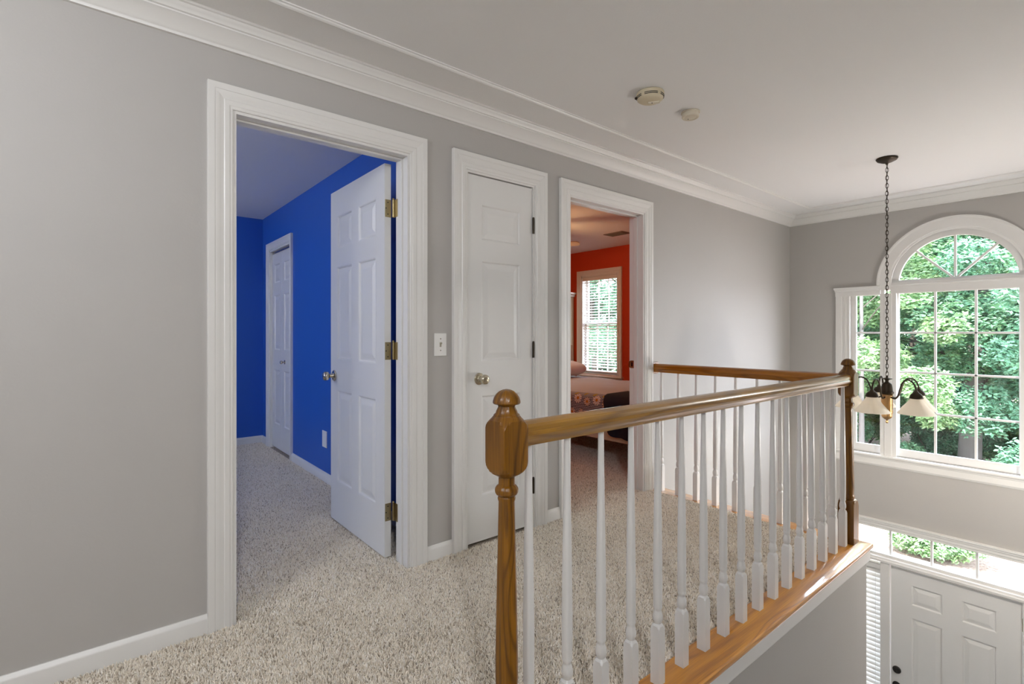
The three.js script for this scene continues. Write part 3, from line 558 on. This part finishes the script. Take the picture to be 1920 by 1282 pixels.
// ceiling fan with a lamp, and the air vent
{
  const fan = thing('ceiling_fan', 'ceiling fan with pale blades and warm lamp in the orange bedroom', 'ceiling fan', [3.72, CEIL, -1.92]);
  const fm = std({ color: lin(0.62, 0.46, 0.30), roughness: 0.45 });
  mesh('canopy', lathe([[0, 0], [0.07, 0], [0.068, -0.02], [0.03, -0.05], [0.014, -0.055], [0, -0.055]], 28), M.antique, fan);
  mesh('rod', cyl(0.012, 0.012, 0.14, 14).translate(0, -0.11, 0), M.antique, fan);
  mesh('motor', lathe([[0, -0.17], [0.06, -0.175], [0.11, -0.195], [0.115, -0.24], [0.10, -0.265], [0.06, -0.28], [0, -0.28]], 32), M.antique, fan);
  const bg = loft([[0.12, -0.025], [0.18, -0.05], [0.40, -0.066], [0.52, -0.064], [0.545, -0.04], [0.55, 0], [0.545, 0.04], [0.52, 0.064], [0.40, 0.066], [0.18, 0.05], [0.12, 0.025]], (p) => V(p[0], -0.004 + p[1] * 0.16, p[1]), (p) => V(p[0], 0.004 + p[1] * 0.16, p[1]), 0.5);
  for (let k = 0; k < 5; k++) { const b = mesh('blade', bg, fm, fan); b.position.y = -0.25; b.rotation.y = -0.98 + k * TAU / 5; mesh('bracket', box(0.08, 0.2, -0.012, -0.005, -0.02, 0.02, 0.003), M.antique, b); }
  const lampGlow = std({ color: lin(0.9, 0.8, 0.62), emissive: lin(1, 0.72, 0.40), emissiveIntensity: 2, roughness: 0.5 });
  mesh('lamp_shade', lathe([[0.05, -0.28], [0.10, -0.30], [0.13, -0.34], [0.12, -0.385], [0.07, -0.415], [0, -0.425]], 32), lampGlow, fan);
  const l = new THREE.PointLight(0xffc890, LAMP.orange); l.position.set(0, -0.35, 0); l.name = 'fan_lamp'; l.shadow.radius = 4; l.castShadow = true; fan.add(l);
}
{
  const vm = std({ color: lin(0.20, 0.16, 0.14), roughness: 0.5 });
  const v = thing('ceiling_vent', 'small grey louvred air vent in the orange bedroom ceiling', 'vent', [4.93, CEIL, -1.69]);
  mesh('frame', slabXY(shapeOf(rect(-0.09, 0.09, -0.14, 0.14), [rect(-0.065, 0.065, -0.115, 0.115)]), 0, 0.008).rotateX(Math.PI / 2), vm, v);
  mesh('backing', box(-0.066, 0.066, -0.003, -0.001, -0.116, 0.116), M.dark, v);
  for (let i = 0; i < 9; i++) mesh('louvre', box(-0.0075, 0.0075, -0.0012, 0.0012, -0.115, 0.115, 0.0005, 2).rotateZ(0.7).translate(-0.056 + i * 0.014, -0.006, 0), vm, v);
}

// ---------------------------------------------------------------- railing: oak border, newels, handrails, balusters
const RZ = 1.272, RX = 3.260;
{
  const P = (e) => [[1.230, -0.026], [e - 0.008, -0.026], [e - 0.002, -0.022], [e, -0.013], [e - 0.002, -0.004], [e - 0.008, 0], [1.230, 0]];
  const p = P(1.372);
  solo('oak_border', loft(p, (q) => V(0.70, q[1], q[0]), (q) => V(XE - 1.345 + q[0], q[1], q[0]), 0.6), M.oak, 'glossy golden oak border board under the near railing', 'floor border');
  solo('oak_border', loft(p, (q) => V(XE - 1.345 + q[0], q[1], q[0] - 0.0008), (q) => V(XE - 1.345 + q[0], q[1], 0.001), 0.6, 2), M.oak, 'oak border board under the far railing, ending at the door wall', 'floor border');
  const fp = [[0, -0.026], [0.014, -0.026], [0.014, -0.09], [0.010, -0.098], [0.004, -0.102], [0, -0.102]];
  struct('trim_5', loft(fp, (q) => V(0.74, q[1], ZE + q[0]), (q) => V(XE + q[0], q[1], ZE + q[0]), 0.4), M.trim, 'white skirt strip below the oak border', 'trim');
  struct('trim_6', loft(fp, (q) => V(XE + q[0], q[1], ZE + q[0]), (q) => V(XE + q[0], q[1], 0.001), 0.4, 2), M.trim, 'white skirt strip on the foyer side of the far railing', 'trim');
}
function newel(label, x, z) {
  const n = thing('newel_post', label, 'newel post', [x, 0, z]);
  const B = 1, h = 0.0395;
  mesh('base_block', turned([[0, B], [0.20, B], [0.215, 0.0545], [0.226, 0.050], [0.235, 0.044], [0.240, 0.036], [0.242, 0.028]], h, 48), M.newel, n);
  mesh('shaft', turned([[0.236, 0.027], [0.242, 0.0295], [0.250, 0.0315], [0.258, 0.0315], [0.264, 0.0285], [0.270, 0.0275], [0.30, 0.0288], [0.36, 0.0285], [0.50, 0.0258], [0.62, 0.0230], [0.72, 0.0208], [0.738, 0.0205], [0.744, 0.0225], [0.748, 0.0225], [0.752, 0.0200], [0.756, 0.0265], [0.761, 0.0292], [0.766, 0.0298], [0.771, 0.0292], [0.776, 0.0262], [0.780, 0.0208], [0.800, 0.0205], [0.808, 0.0215]], B, 40), M.newel, n);
  mesh('block', turned([[0.800, 0.0205], [0.805, 0.0285], [0.810, 0.0380], [0.815, 0.0440], [0.821, 0.0490], [0.828, 0.0525], [0.834, 0.0540], [0.84, 0.0543], [0.922, 0.0543], [0.929, 0.0530], [0.936, 0.0490], [0.943, 0.0430], [0.949, 0.0370], [0.953, 0.0340]], h, 96, 0.32), M.newel, n);
  mesh('cap', turned([[0.950, 0.0335], [0.956, 0.0330], [0.960, 0.0280], [0.966, 0.0262], [0.974, 0.0222], [0.978, 0.0215], [0.981, 0.0240], [0.983, 0.0330], [0.9855, 0.0352], [0.990, 0.0350], [0.999, 0.0322], [1.008, 0.0265], [1.0145, 0.0190], [1.0185, 0.0100], [1.020, 0.002]], B, 40), M.newel, n);
  return n;
}
newel('near newel post of stained wood with mushroom cap, standing in front of the closet door', 0.811, RZ);
newel('far newel post of stained wood at the railing corner, beside the chandelier', RX, RZ);
const railP = [[-0.019, 0], [0.019, 0], [0.021, 0.010], [0.026, 0.016], [0.0305, 0.022], [0.0315, 0.028], [0.029, 0.033], [0.0275, 0.037], [0.029, 0.042], [0.0285, 0.049], [0.024, 0.056], [0.014, 0.061], [0, 0.063], [-0.014, 0.061], [-0.024, 0.056], [-0.0285, 0.049], [-0.029, 0.042], [-0.0275, 0.037], [-0.029, 0.033], [-0.0315, 0.028], [-0.0305, 0.022], [-0.026, 0.016], [-0.021, 0.010]];
const RY = 0.872;
solo('handrail', loft(railP, (p) => V(0.845, RY + p[1], RZ - p[0]), (p) => V(RX - 0.036, RY + p[1], RZ - p[0]), 0.5), M.rail, 'long stained wooden handrail between the two newel posts', 'handrail');
{
  const h = thing('handrail', 'short stained wooden handrail from the far newel post to the door wall', 'handrail', [RX, RY, 0]);
  mesh('rail', loft(railP, (p) => V(p[0], p[1], 0.014), (p) => V(p[0], p[1], RZ - 0.036), 0.5, 2), M.railBack, h);
  mesh('rosette', box(-0.034, 0.034, -0.012, 0.074, 0.0005, 0.018, 0.006, 1), M.railBack, h);
}
const balBlock = turned([[0, 1], [0.178, 1], [0.186, 0.0215], [0.192, 0.0180], [0.197, 0.0130], [0.199, 0.0115]], 0.0168, 40, 0.5);
const balShaft = turned([[0.196, 0.0110], [0.200, 0.0125], [0.208, 0.0155], [0.216, 0.0165], [0.226, 0.0158], [0.238, 0.0128], [0.243, 0.0118], [0.247, 0.0130], [0.251, 0.0148], [0.254, 0.0150], [0.257, 0.0140], [0.262, 0.0146], [0.30, 0.0152], [0.42, 0.0148], [0.56, 0.0130], [0.70, 0.0108], [0.80, 0.0092], [RY + 0.004, 0.0082]], 1, 24);
const ord = ['first', 'second', 'third', 'fourth', 'fifth', 'sixth', 'seventh', 'eighth', 'ninth', 'tenth', 'eleventh', 'twelfth', 'thirteenth', 'fourteenth', 'fifteenth', 'sixteenth', 'seventeenth'];
const bal0 = new THREE.Group(); mesh('base_block', balBlock, M.baluster, bal0); mesh('shaft', balShaft, M.baluster, bal0);
function baluster(x, z, label, group) { const b = bal0.clone(); b.name = numbered('baluster'); b.position.set(x, 0, z); scene.add(b); tag(b, label, 'baluster', group); }
for (let i = 0; i < 17; i++) baluster(0.885 + 0.1432 * i, RZ, i === 16 ? 'white baluster of the near railing, next to the far newel post' : `white baluster of the near railing, ${ord[i]} from the near newel post`, 'white balusters of the near railing');
for (let i = 0; i < 9; i++) baluster(RX, 0.066 + 0.1405 * i, `white baluster of the far railing, ${ord[i]} from the door wall`, 'white balusters of the far railing');

// ---------------------------------------------------------------- small fittings
{
  const s = thing('light_switch', 'white toggle light switch between the blue bedroom doorway and closet door', 'light switch', [1.397, 1.102, 0]);
  mesh('plate', merge(new RoundedBoxGeometry(0.073, 0.118, 0.006, 3, 0.0028).translate(0, 0, 0.003)), M.plate, s);
  mesh('toggle', merge(box(-0.005, 0.005, -0.012, 0.012, 0.005, 0.0072, 0.0008), box(-0.0035, 0.0035, -0.004, 0.004, 0, 0.014, 0.0015).rotateX(-0.55).translate(0, 0.002, 0.005)), std({ color: lin(0.42, 0.38, 0.30), roughness: 0.4 }), s);
  for (const y of [-0.03, 0.03]) mesh('screw', cyl(0.0028, 0.0028, 0.0012, 12).rotateX(Math.PI / 2).translate(0, y, 0.0063), M.nickel, s);
}
{
  const s = thing('wall_plate', 'white cover plate low on the royal blue bedroom wall', 'wall plate', [BX, 0.334, -1.738]);
  mesh('plate', new RoundedBoxGeometry(0.006, 0.128, 0.095, 3, 0.0028).translate(-0.003, 0, 0), M.plate, s);
}
const ivory = std({ color: lin(0.66, 0.57, 0.40), roughness: 0.5 }), ivory2 = std({ color: lin(0.70, 0.63, 0.50), roughness: 0.5 });
{
  const s = thing('smoke_detector', 'larger yellowed round smoke detector on the ceiling', 'smoke detector', [2.175, CEIL, 0.735]);
  mesh('base', lathe([[0, 0], [0.067, 0], [0.068, -0.004], [0.068, -0.010], [0.066, -0.011], [0, -0.011]], 48), ivory, s);
  const c = mesh('cover', lathe([[0.066, -0.010], [0.0665, -0.022], [0.062, -0.033], [0.050, -0.041], [0.030, -0.045], [0, -0.046]], 48), ivory, s);
  const slot = (r, y, a0, a1) => { const pts = []; for (let i = 0; i <= 12; i++) { const a = a0 + (a1 - a0) * i / 12; pts.push([r * Math.cos(a), y, r * Math.sin(a)]); } return tube(pts, 0.0019, 18, 6); };
  for (let k = 0; k < 5; k++) { const a = 2.45 + k * TAU / 5; mesh('vent_slot', slot(0.0668, -0.0195, a - 0.5, a + 0.5), M.dark, c); mesh('vent_slot', slot(0.0655, -0.0262, a - 0.5, a + 0.5), M.dark, c); }
  mesh('test_button', box(-0.026, 0.026, -0.0505, -0.041, -0.0075, 0.0075, 0.003).rotateY(-0.95).translate(0.010, 0, 0.012), ivory2, c);
  mesh('sounder', lathe([[0, -0.0475], [0.012, -0.0470], [0.0155, -0.0445], [0.0155, -0.041], [0, -0.041]], 28).translate(0.030, 0, 0.020), ivory2, c);
  mesh('indicator', new THREE.SphereGeometry(0.003, 12, 8).translate(0.004, -0.0505, 0.008), M.dark, c);
  mesh('side_stud', new THREE.SphereGeometry(0.007, 16, 12).translate(-0.054, -0.026, -0.046), M.bronze, s);
}
{
  const s = thing('smoke_detector', 'smaller round detector on the ceiling, right of the larger one', 'smoke detector', [2.532, CEIL, 0.742]);
  mesh('base', lathe([[0, 0], [0.050, 0], [0.050, -0.005], [0.045, -0.007], [0, -0.007]], 40), ivory2, s);
  const c = mesh('cover', lathe([[0.043, -0.006], [0.043, -0.018], [0.045, -0.021], [0.045, -0.028], [0.042, -0.031], [0.034, -0.031], [0.033, -0.0285], [0.028, -0.0285], [0.027, -0.031], [0, -0.032]], 40), ivory2, s);
  mesh('indicator', new THREE.SphereGeometry(0.003, 12, 8).translate(0.004, -0.031, -0.016), M.dark, c);
}
// ---------------------------------------------------------------- chandelier
{
  const CX = 4.24, CZ = 1.205;
  const ch = thing('chandelier', 'five arm bronze chandelier with white glass bell shades hanging on a long chain', 'chandelier', [CX, 0, CZ]);
  mesh('canopy', lathe([[0, CEIL], [0.062, CEIL], [0.064, CEIL - 0.006], [0.056, CEIL - 0.018], [0.030, CEIL - 0.030], [0.010, CEIL - 0.036], [0.006, CEIL - 0.046], [0, CEIL - 0.046]], 40), M.bronze, ch);
  // chain of oval links, each turned a quarter from the last
  const links = []; const lk = new THREE.TorusGeometry(0.0085, 0.0016, 8, 18); lk.scale(1, 1.9, 1);
  const yTop = CEIL - 0.055, yBot = 0.880, nl = Math.round((yTop - yBot) / 0.0265);
  for (let i = 0; i < nl; i++) links.push(lk.clone().rotateY((i % 2) * Math.PI / 2 + 0.5).translate(0.002 * Math.sin(i * 0.5), yTop - i * (yTop - yBot) / (nl - 1), 0));
  mesh('chain', merge(links), M.bronze, ch);
  mesh('cord', tube([...Array(24)].map((_, i) => [0.004 * Math.sin(i * 2.1), yTop + 0.01 - i * (yTop - yBot + 0.01) / 23, 0.004 * Math.cos(i * 2.1)]), 0.0018, 90, 6), M.bronze, ch);
  mesh('hub', lathe([[0, 0.862], [0.006, 0.862], [0.007, 0.846], [0.030, 0.842], [0.0315, 0.838], [0.014, 0.832], [0.010, 0.822], [0.013, 0.815], [0.022, 0.810], [0.029, 0.800], [0.032, 0.78], [0.034, 0.755], [0.040, 0.748], [0.041, 0.742], [0.036, 0.737]], 40).translate(0, 0.008, 0), M.bronze, ch);
  mesh('column', lathe([[0.0, 0.742], [0.036, 0.740], [0.033, 0.72], [0.033, 0.625], [0.035, 0.618], [0.035, 0.606], [0.031, 0.600], [0.032, 0.585], [0.028, 0.572], [0.014, 0.560], [0.006, 0.556], [0.0055, 0.548], [0.008, 0.545], [0.008, 0.538], [0.004, 0.533], [0, 0.532]], 40).translate(0, 0.008, 0), M.antique, ch);
  const glow = phy({ color: lin(0.92, 0.88, 0.80), roughness: 1, transmission: 0.24, thickness: 0, side: THREE.DoubleSide });
  const bulbM = std({ color: 0xffffff, emissive: lin(1, 0.84, 0.62), emissiveIntensity: 2 });
  const shadeG = lathe([[0.026, 0.122], [0.032, 0.118], [0.036, 0.108], [0.046, 0.088], [0.062, 0.060], [0.080, 0.034], [0.092, 0.018], [0.100, 0.006], [0.103, 0], [0.101, -0.001], [0.097, 0.006], [0.089, 0.019], [0.077, 0.035], [0.059, 0.061], [0.043, 0.089], [0.033, 0.108], [0.026, 0.118]], 44).scale(1, 0.86, 1);
  const R = 0.205;
  for (let k = 0; k < 5; k++) {
    const a = (117 + 72 * k) * Math.PI / 180, dx = Math.cos(a), dz = Math.sin(a);
    const at = (r, y) => [r * dx, y, r * dz];
    const arm = mesh('arm', tube([at(0.032, 0.722), at(0.058, 0.716), at(0.080, 0.738), at(0.096, 0.790), at(0.116, 0.834), at(0.148, 0.851), at(0.182, 0.836), at(R - 0.003, 0.800), at(R, 0.770)], 0.0052, 60, 10), M.bronze, ch);
    const cup = mesh('socket_cup', lathe([[0, 0.756], [0.010, 0.755], [0.014, 0.746], [0.026, 0.738], [0.034, 0.726], [0.036, 0.716], [0.038, 0.714], [0.038, 0.708], [0.032, 0.706], [0, 0.706]], 28), M.bronze, arm); cup.position.set(R * dx, 0.028, R * dz);
    const sh = mesh('shade', shadeG, glow, ch); sh.position.set(R * dx, 0.634, R * dz);
    mesh('bulb', new THREE.SphereGeometry(0.024, 20, 16).scale(1, 1.25, 1).translate(0, 0.032, 0), bulbM, sh);
    const l = new THREE.PointLight(0xfff6ea, LAMP.chandelier); l.name = 'bulb_light'; l.position.set(0, 0.026, 0); l.shadow.radius = 1; l.castShadow = true; sh.add(l);
  }
}
// ---------------------------------------------------------------- added fill lamps, all out of view
function globe(label, x, z, power, color, y = CEIL) {  // added lamp out of view: glowing ball and point light for fill
  const g = thing('ceiling_lamp', label, 'ceiling lamp', [x, y, z]);
  mesh('base', lathe([[0, 0], [0.10, 0], [0.10, -0.02], [0.08, -0.035], [0, -0.035]], 32), M.nickel, g);
  mesh('globe', new THREE.SphereGeometry(0.15, 32, 20).scale(1, 0.62, 1).translate(0, -0.115, 0), std({ color: 0xffffff, emissive: new THREE.Color(color), emissiveIntensity: 1.2 }), g);
  const l = new THREE.PointLight(color, power); l.name = 'globe_light'; l.position.set(0, -0.12, 0); l.shadow.radius = 6; l.castShadow = true; g.add(l);
}
globe('added ceiling lamp out of view over the landing, fill light for the hall', -0.35, 3.35, LAMP.landing, 0xf4f8ff);
globe('added ceiling lamp out of view, fill light for the blue bedroom', -0.9, -1.7, LAMP.blue, 0xf0f5ff);
globe('added ceiling lamp out of view at the end of the hall, fill light for the door wall', -1.1, 1.2, LAMP.hall_end_fill, 0xf4f8ff);

{
  const g = thing('wall_lamp', 'added lamp on the right wall out of view, fill light for the foyer', 'wall lamp', [4.5, 0.25, ZR]);  // added to brighten the lower foyer, front door and ceiling
  mesh('back_plate', cyl(0.06, 0.06, 0.02, 28).rotateX(Math.PI / 2).translate(0, 0, -0.011), M.nickel, g);
  mesh('arm', tube([[0, 0, -0.02], [0, -0.03, -0.08], [0, 0.0, -0.12]], 0.008, 16, 8), M.nickel, g);
  mesh('globe', new THREE.SphereGeometry(0.1, 28, 18).translate(0, 0.09, -0.13), std({ color: 0xffffff, emissive: lin(1, 0.95, 0.88), emissiveIntensity: 1.2 }), g);
  const l = new THREE.PointLight(0xfffaf2, LAMP.foyer); l.name = 'wall_light'; l.position.set(0, 0.09, -0.13); l.shadow.radius = 4; l.castShadow = true; g.add(l);
}

// ---------------------------------------------------------------- carpet pile where the picture shows it
{
  const tuft = loft([[0.0024, 0], [0, 0.0024], [-0.0024, 0], [0, -0.0024]], (p) => V(p[0], -0.004, p[1]), (p) => V(p[0] * 0.35 + 0.0052, 0.0105, p[1] * 0.35), 0, 0, [(p) => V(p[0] * 1.15 + 0.0012, 0.004, p[1] * 1.15)]);
  const mat = std({ color: 0xffffff, roughness: 1 });
  const tones = [[0.92, 0.84, 0.72], [0.84, 0.76, 0.64], [0.94, 0.89, 0.81], [0.74, 0.65, 0.53], [0.46, 0.39, 0.31], [0.90, 0.83, 0.73]].map((c) => lin(...c));
  const pile = (name, label, inside, x0, x1, z0, z1, step) => {
    const spots = [];
    for (let x = x0; x < x1; x += step) for (let z = z0; z < z1; z += step) { const px = x + rr(-0.5, 0.5) * step, pz = z + rr(-0.5, 0.5) * step; if (inside(px, pz)) spots.push([px, pz]); }
    const im = new THREE.InstancedMesh(tuft, mat, spots.length), m = new THREE.Matrix4(), q = new THREE.Quaternion(), e = new THREE.Euler();
    spots.forEach(([x, z], i) => {
      const lean = N.noise(x * 5, z * 5, 0.3), s = rr(0.8, 1.2);
      e.set(rr(-0.45, 0.45) + lean * 0.5, rr(0, TAU), rr(-0.45, 0.45)); q.setFromEuler(e);
      m.compose(V(x, 0, z), q, V(s, rr(0.8, 1.2) * (1 + 0.25 * lean), s)); im.setMatrixAt(i, m);
      const k = rnd() + 0.18 * N.noise(x * 60, z * 60, 2); im.setColorAt(i, tones[k < 0.26 ? 0 : k < 0.46 ? 1 : k < 0.62 ? 2 : k < 0.78 ? 3 : k < 0.86 ? 4 : 5]);
    });
    im.name = numbered(name); im.castShadow = im.receiveShadow = true; scene.add(im); tag(im, label, 'carpet', undefined, 'stuff');
  };
  const free = (x, z) => !(z > -WT - 0.004 && z < 0.016 && !((x > D1.l + 0.008 && x < D1.r - 0.008) || (x > D3.l + 0.008 && x < D3.r - 0.008)) );
  pile('carpet_pile', 'beige frieze carpet pile in the hall', (x, z) => z > 0.014 && z < 1.226 && x < XE - 1.345 + 1.226 && x > -0.35 + 0 * z, -0.35, 3.2, 0.014, 1.23, 0.0058);
  pile('carpet_pile', 'greyer carpet pile in the blue bedroom and its doorway', (x, z) => free(x, z) && x < BX - 0.012 && x > 0.42 && (z > -WT ? x > D1.l && x < D1.r : true) && x < 0.5 + 1.25 * (1 - z) && z > BZ + 0.012, 0.42, BX, BZ, 0.014, 0.0064);
  pile('carpet_pile', 'warm toned carpet pile in the orange bedroom and its doorway', (x, z) => free(x, z) && (z > -WT ? x > D3.l && x < D3.r : true), D3.l, 4.6, -1.9, 0.014, 0.0075);
}

// ---------------------------------------------------------------- outdoors: ground, shrubs, trees
{
  const g = new THREE.PlaneGeometry(60, 70, 90, 100); g.rotateX(-Math.PI / 2); g.translate(35.9, 0, -4);
  const p = g.attributes.position; for (let i = 0; i < p.count; i++) p.setY(i, -3.32 + 0.05 * N.noise(p.getX(i) * 0.7, p.getZ(i) * 0.7, 1));
  g.computeVertexNormals();
  struct('ground', uvm(g), M.ground, 'pale sandy ground in front of the house', 'ground');
}
const leafGeo = (() => {      // a spray of six bent leaves
  const pos = [];
  for (let k = 0; k < 6; k++) {
    const a = k * 2.4, t = 0.5 + 0.35 * Math.sin(k * 1.7), m = new THREE.Matrix4().makeRotationY(a).multiply(new THREE.Matrix4().makeRotationZ(t - 0.6)).multiply(new THREE.Matrix4().makeTranslation(0.02, 0.01 * k, 0));
    const L = 0.105, w = 0.036, pts = [[0, 0, 0], [L * 0.45, -0.008, w], [L * 0.5, 0.010, 0], [L * 0.45, -0.008, -w], [L, -0.012, 0]].map((q) => V(...q).applyMatrix4(m));
    for (const [i, j, l] of [[0, 1, 2], [1, 4, 2], [0, 2, 3], [2, 4, 3]]) pos.push(...pts[i].toArray(), ...pts[j].toArray(), ...pts[l].toArray());
  }
  const g = new THREE.BufferGeometry().setAttribute('position', new THREE.Float32BufferAttribute(pos, 3)); g.computeVertexNormals(); return g;
})();
function foliage(parent, lumps, n, scale, hues) {
  const im = new THREE.InstancedMesh(leafGeo, M.leaf, n), m = new THREE.Matrix4(), q = new THREE.Quaternion(), e = new THREE.Euler(), c = new THREE.Color();
  const vol = lumps.map((l) => l[3] * l[3]), tot = vol.reduce((a, b) => a + b, 0);
  for (let i = 0; i < n; i++) {
    let k = 0, r = rnd() * tot; while (r > vol[k] && k < lumps.length - 1) r -= vol[k++];
    const [x, y, z, R] = lumps[k], u = rr(-1, 1), a = rr(0, TAU), s = Math.sqrt(1 - u * u), d = R * Math.pow(rnd(), 0.32);
    e.set(rr(-0.7, 0.7), rr(0, TAU), rr(-0.7, 0.7)); q.setFromEuler(e);
    const sc = scale * rr(0.7, 1.4);
    m.compose(V(x + d * s * Math.cos(a), y + d * u * 0.75, z + d * s * Math.sin(a)), q, V(sc, sc, sc)); im.setMatrixAt(i, m);
    const h = hues[Math.floor(rnd() * hues.length)], v = rr(0.8, 1.25); im.setColorAt(i, c.setRGB(h[0] * v, h[1] * v, h[2] * v));
  }
  im.name = 'foliage'; im.castShadow = im.receiveShadow = true; im.userData.kind = 'stuff'; parent.add(im);
}
const GREEN = [[[0.145, 0.325, 0.145], [0.11, 0.275, 0.135], [0.21, 0.38, 0.17], [0.13, 0.31, 0.175]], [[0.115, 0.30, 0.17], [0.095, 0.26, 0.15], [0.16, 0.35, 0.20]], [[0.22, 0.365, 0.14], [0.17, 0.33, 0.135], [0.26, 0.40, 0.19]]];
function tree(x, z, h, r, n, hue, label, group, bark = M.bark, tr = 0.18, low = 0.14) {
  const t = thing('tree', label, 'tree', [x, -3.32, z], rr(0, TAU), group);
  const bend = [rr(-0.3, 0.3), rr(-0.3, 0.3)], pts = [[0, -0.1, 0], [bend[0] * 0.3, h * 0.25, bend[1] * 0.3], [bend[0], h * 0.55, bend[1]], [bend[0] * 0.6, h * 0.92, bend[1] * 0.7]];
  const curve = new THREE.CatmullRomCurve3(pts.map((p) => V(...p))), tg = new THREE.TubeGeometry(curve, 24, 1, 14, false), p = tg.attributes.position;
  for (let i = 0; i <= 24; i++) { const c = curve.getPointAt(i / 24), rad = tr * (1 - 0.8 * i / 24) * (i < 2 ? 1.35 - i * 0.17 : 1); for (let j = 0; j <= 14; j++) { const k = i * 15 + j; p.setXYZ(k, c.x + (p.getX(k) - c.x) * rad, c.y + (p.getY(k) - c.y) * rad, c.z + (p.getZ(k) - c.z) * rad); } }
  tg.computeVertexNormals(); mesh('trunk', tg, bark, t);
  const lumps = [], br = [];
  const L = Math.round(26 * h / 9);
  for (let i = 0; i < L; i++) {
    const f = low + (1 - low) * (i + 0.5) / L, a = i * 2.4 + rr(-0.3, 0.3), env = r * (0.55 + 0.45 * Math.sin(Math.PI * Math.min(1, 0.2 + 0.85 * (f - low) / (1 - low)))), d = env * rr(0.35, 1), c = curve.getPointAt(Math.min(0.97, f * 0.95));
    const y = f * h, q = [c.x + d * Math.cos(a), y, c.z + d * Math.sin(a)]; lumps.push([...q, rr(0.6, 1.15) * r * 0.36]);
    if (i % 2 === 0) br.push(tube([[c.x, Math.max(0.3, y - d * 0.5), c.z], [c.x + d * 0.5 * Math.cos(a), y - d * 0.12, c.z + d * 0.5 * Math.sin(a)], q], tr * 0.18, 8, 6));
  }
  mesh('branches', merge(br), M.bark, t);
  foliage(t, lumps, Math.round(n * 1.35), 1.05, GREEN[hue]);
}
function shrub(x, z, w, h, n, hue, label, group) {
  const t = thing('shrub', label, 'shrub', [x, -3.32, z], 0, group), lumps = [], st = [];
  for (let i = 0; i < 9; i++) { const a = i * 2.4, d = w * 0.36 * Math.sqrt(i / 9), y = h * rr(0.22, 0.68); lumps.push([d * Math.cos(a), y, d * Math.sin(a), w * 0.2]); st.push(tube([[d * 0.2 * Math.cos(a), -0.03, d * 0.2 * Math.sin(a)], [d * 0.6 * Math.cos(a), y * 0.5, d * 0.6 * Math.sin(a)], [d * Math.cos(a), y, d * Math.sin(a)]], 0.014, 8, 6)); }
  mesh('stems', merge(st), M.bark, t);
  foliage(t, lumps, n, 0.6 + 0.12 * h, GREEN[hue]);
}
tree(19.9, -0.75, 11, 2.6, 6500, 0, 'tall tree with a thick pale trunk seen through the right panes of the arched window', undefined, M.barkPale, 0.30, 0.30);
tree(16.6, -2.5, 9.5, 2.0, 5500, 2, 'tree with a slim pale trunk seen through the narrow left light of the window', undefined, M.barkPale, 0.085, 0.2);
tree(25, -3, 10.5, 2.6, 6000, 1, 'tree with a dark straight trunk behind the upper middle panes of the window', undefined, M.bark, 0.2, 0.2);
const WOODS = 'leafy green tree in the woods beyond the windows';
for (const [x, z, h, r, n, hue] of [[18.2, 1.6, 10, 2.6, 6500, 1], [24, 1.2, 12, 3, 6500, 0], [28, -0.4, 12.5, 3, 6500, 1], [19.5, -4.6, 10, 2.7, 6500, 0], [25.5, -6.6, 12, 3, 6500, 1], [22, 4.6, 11, 3, 6500, 0], [17.5, -7.8, 10, 2.8, 6500, 0], [21.5, -8.2, 11, 3, 6000, 2], [16.0, -11.6, 10, 2.9, 6500, 1], [19.8, -13.2, 11, 3, 6000, 0], [24.5, -11.0, 12, 3.2, 5500, 1], [12.8, -14.6, 10, 2.9, 6000, 0], [29, 3.6, 13, 3.4, 6000, 2], [31, -4.0, 13.5, 3.4, 6000, 0]])
  tree(x, z, h, r, n, hue, WOODS, 'trees of the woods');
shrub(13.1, -0.1, 1.75, 0.75, 1500, 2, 'low green shrub on the pale ground, seen through the transom');
for (const [x, z, w, h, n] of [[17.0, 0.6, 2.2, 1.5, 2600], [18.6, -1.9, 2.2, 1.4, 2600], [17.8, -4.0, 2.2, 1.5, 2400], [20.6, 1.6, 2.6, 1.8, 2600], [21, -4.6, 2.6, 1.7, 2400], [15.4, -5.6, 2.2, 1.5, 2400], [16.6, -9.6, 2.4, 1.6, 2400], [14.2, -12.4, 2.4, 1.6, 2400]])
  shrub(x, z, w, h, n, 0, 'leafy shrub at the edge of the woods', 'shrubs at the edge of the woods');
// taller undergrowth between the trunks, out of the clearing
for (const [x, z, w, h, n, hue] of [[22.6, 0.2, 3.2, 3.2, 4200, 0], [22.0, -1.7, 3.0, 2.6, 4000, 1], [23.2, -4.4, 3.4, 3.2, 4200, 2], [22.6, 2.9, 3.2, 3.0, 4000, 1], [20.4, -6.6, 3.2, 3.0, 4000, 1], [26.2, 1.6, 3.6, 3.6, 4200, 0], [26.4, -1.9, 3.6, 3.6, 4200, 0], [27.4, -5.0, 3.6, 3.6, 4200, 1], [19.0, -10.8, 3.2, 3.0, 4000, 0], [16.4, -14.0, 3.2, 3.0, 4000, 1], [22.8, -9.9, 3.4, 3.4, 4000, 0]])
  shrub(x, z, w, h, n, hue, 'tall leafy bush between the tree trunks', 'bushes between the tree trunks');

renderer.render(scene, camera);
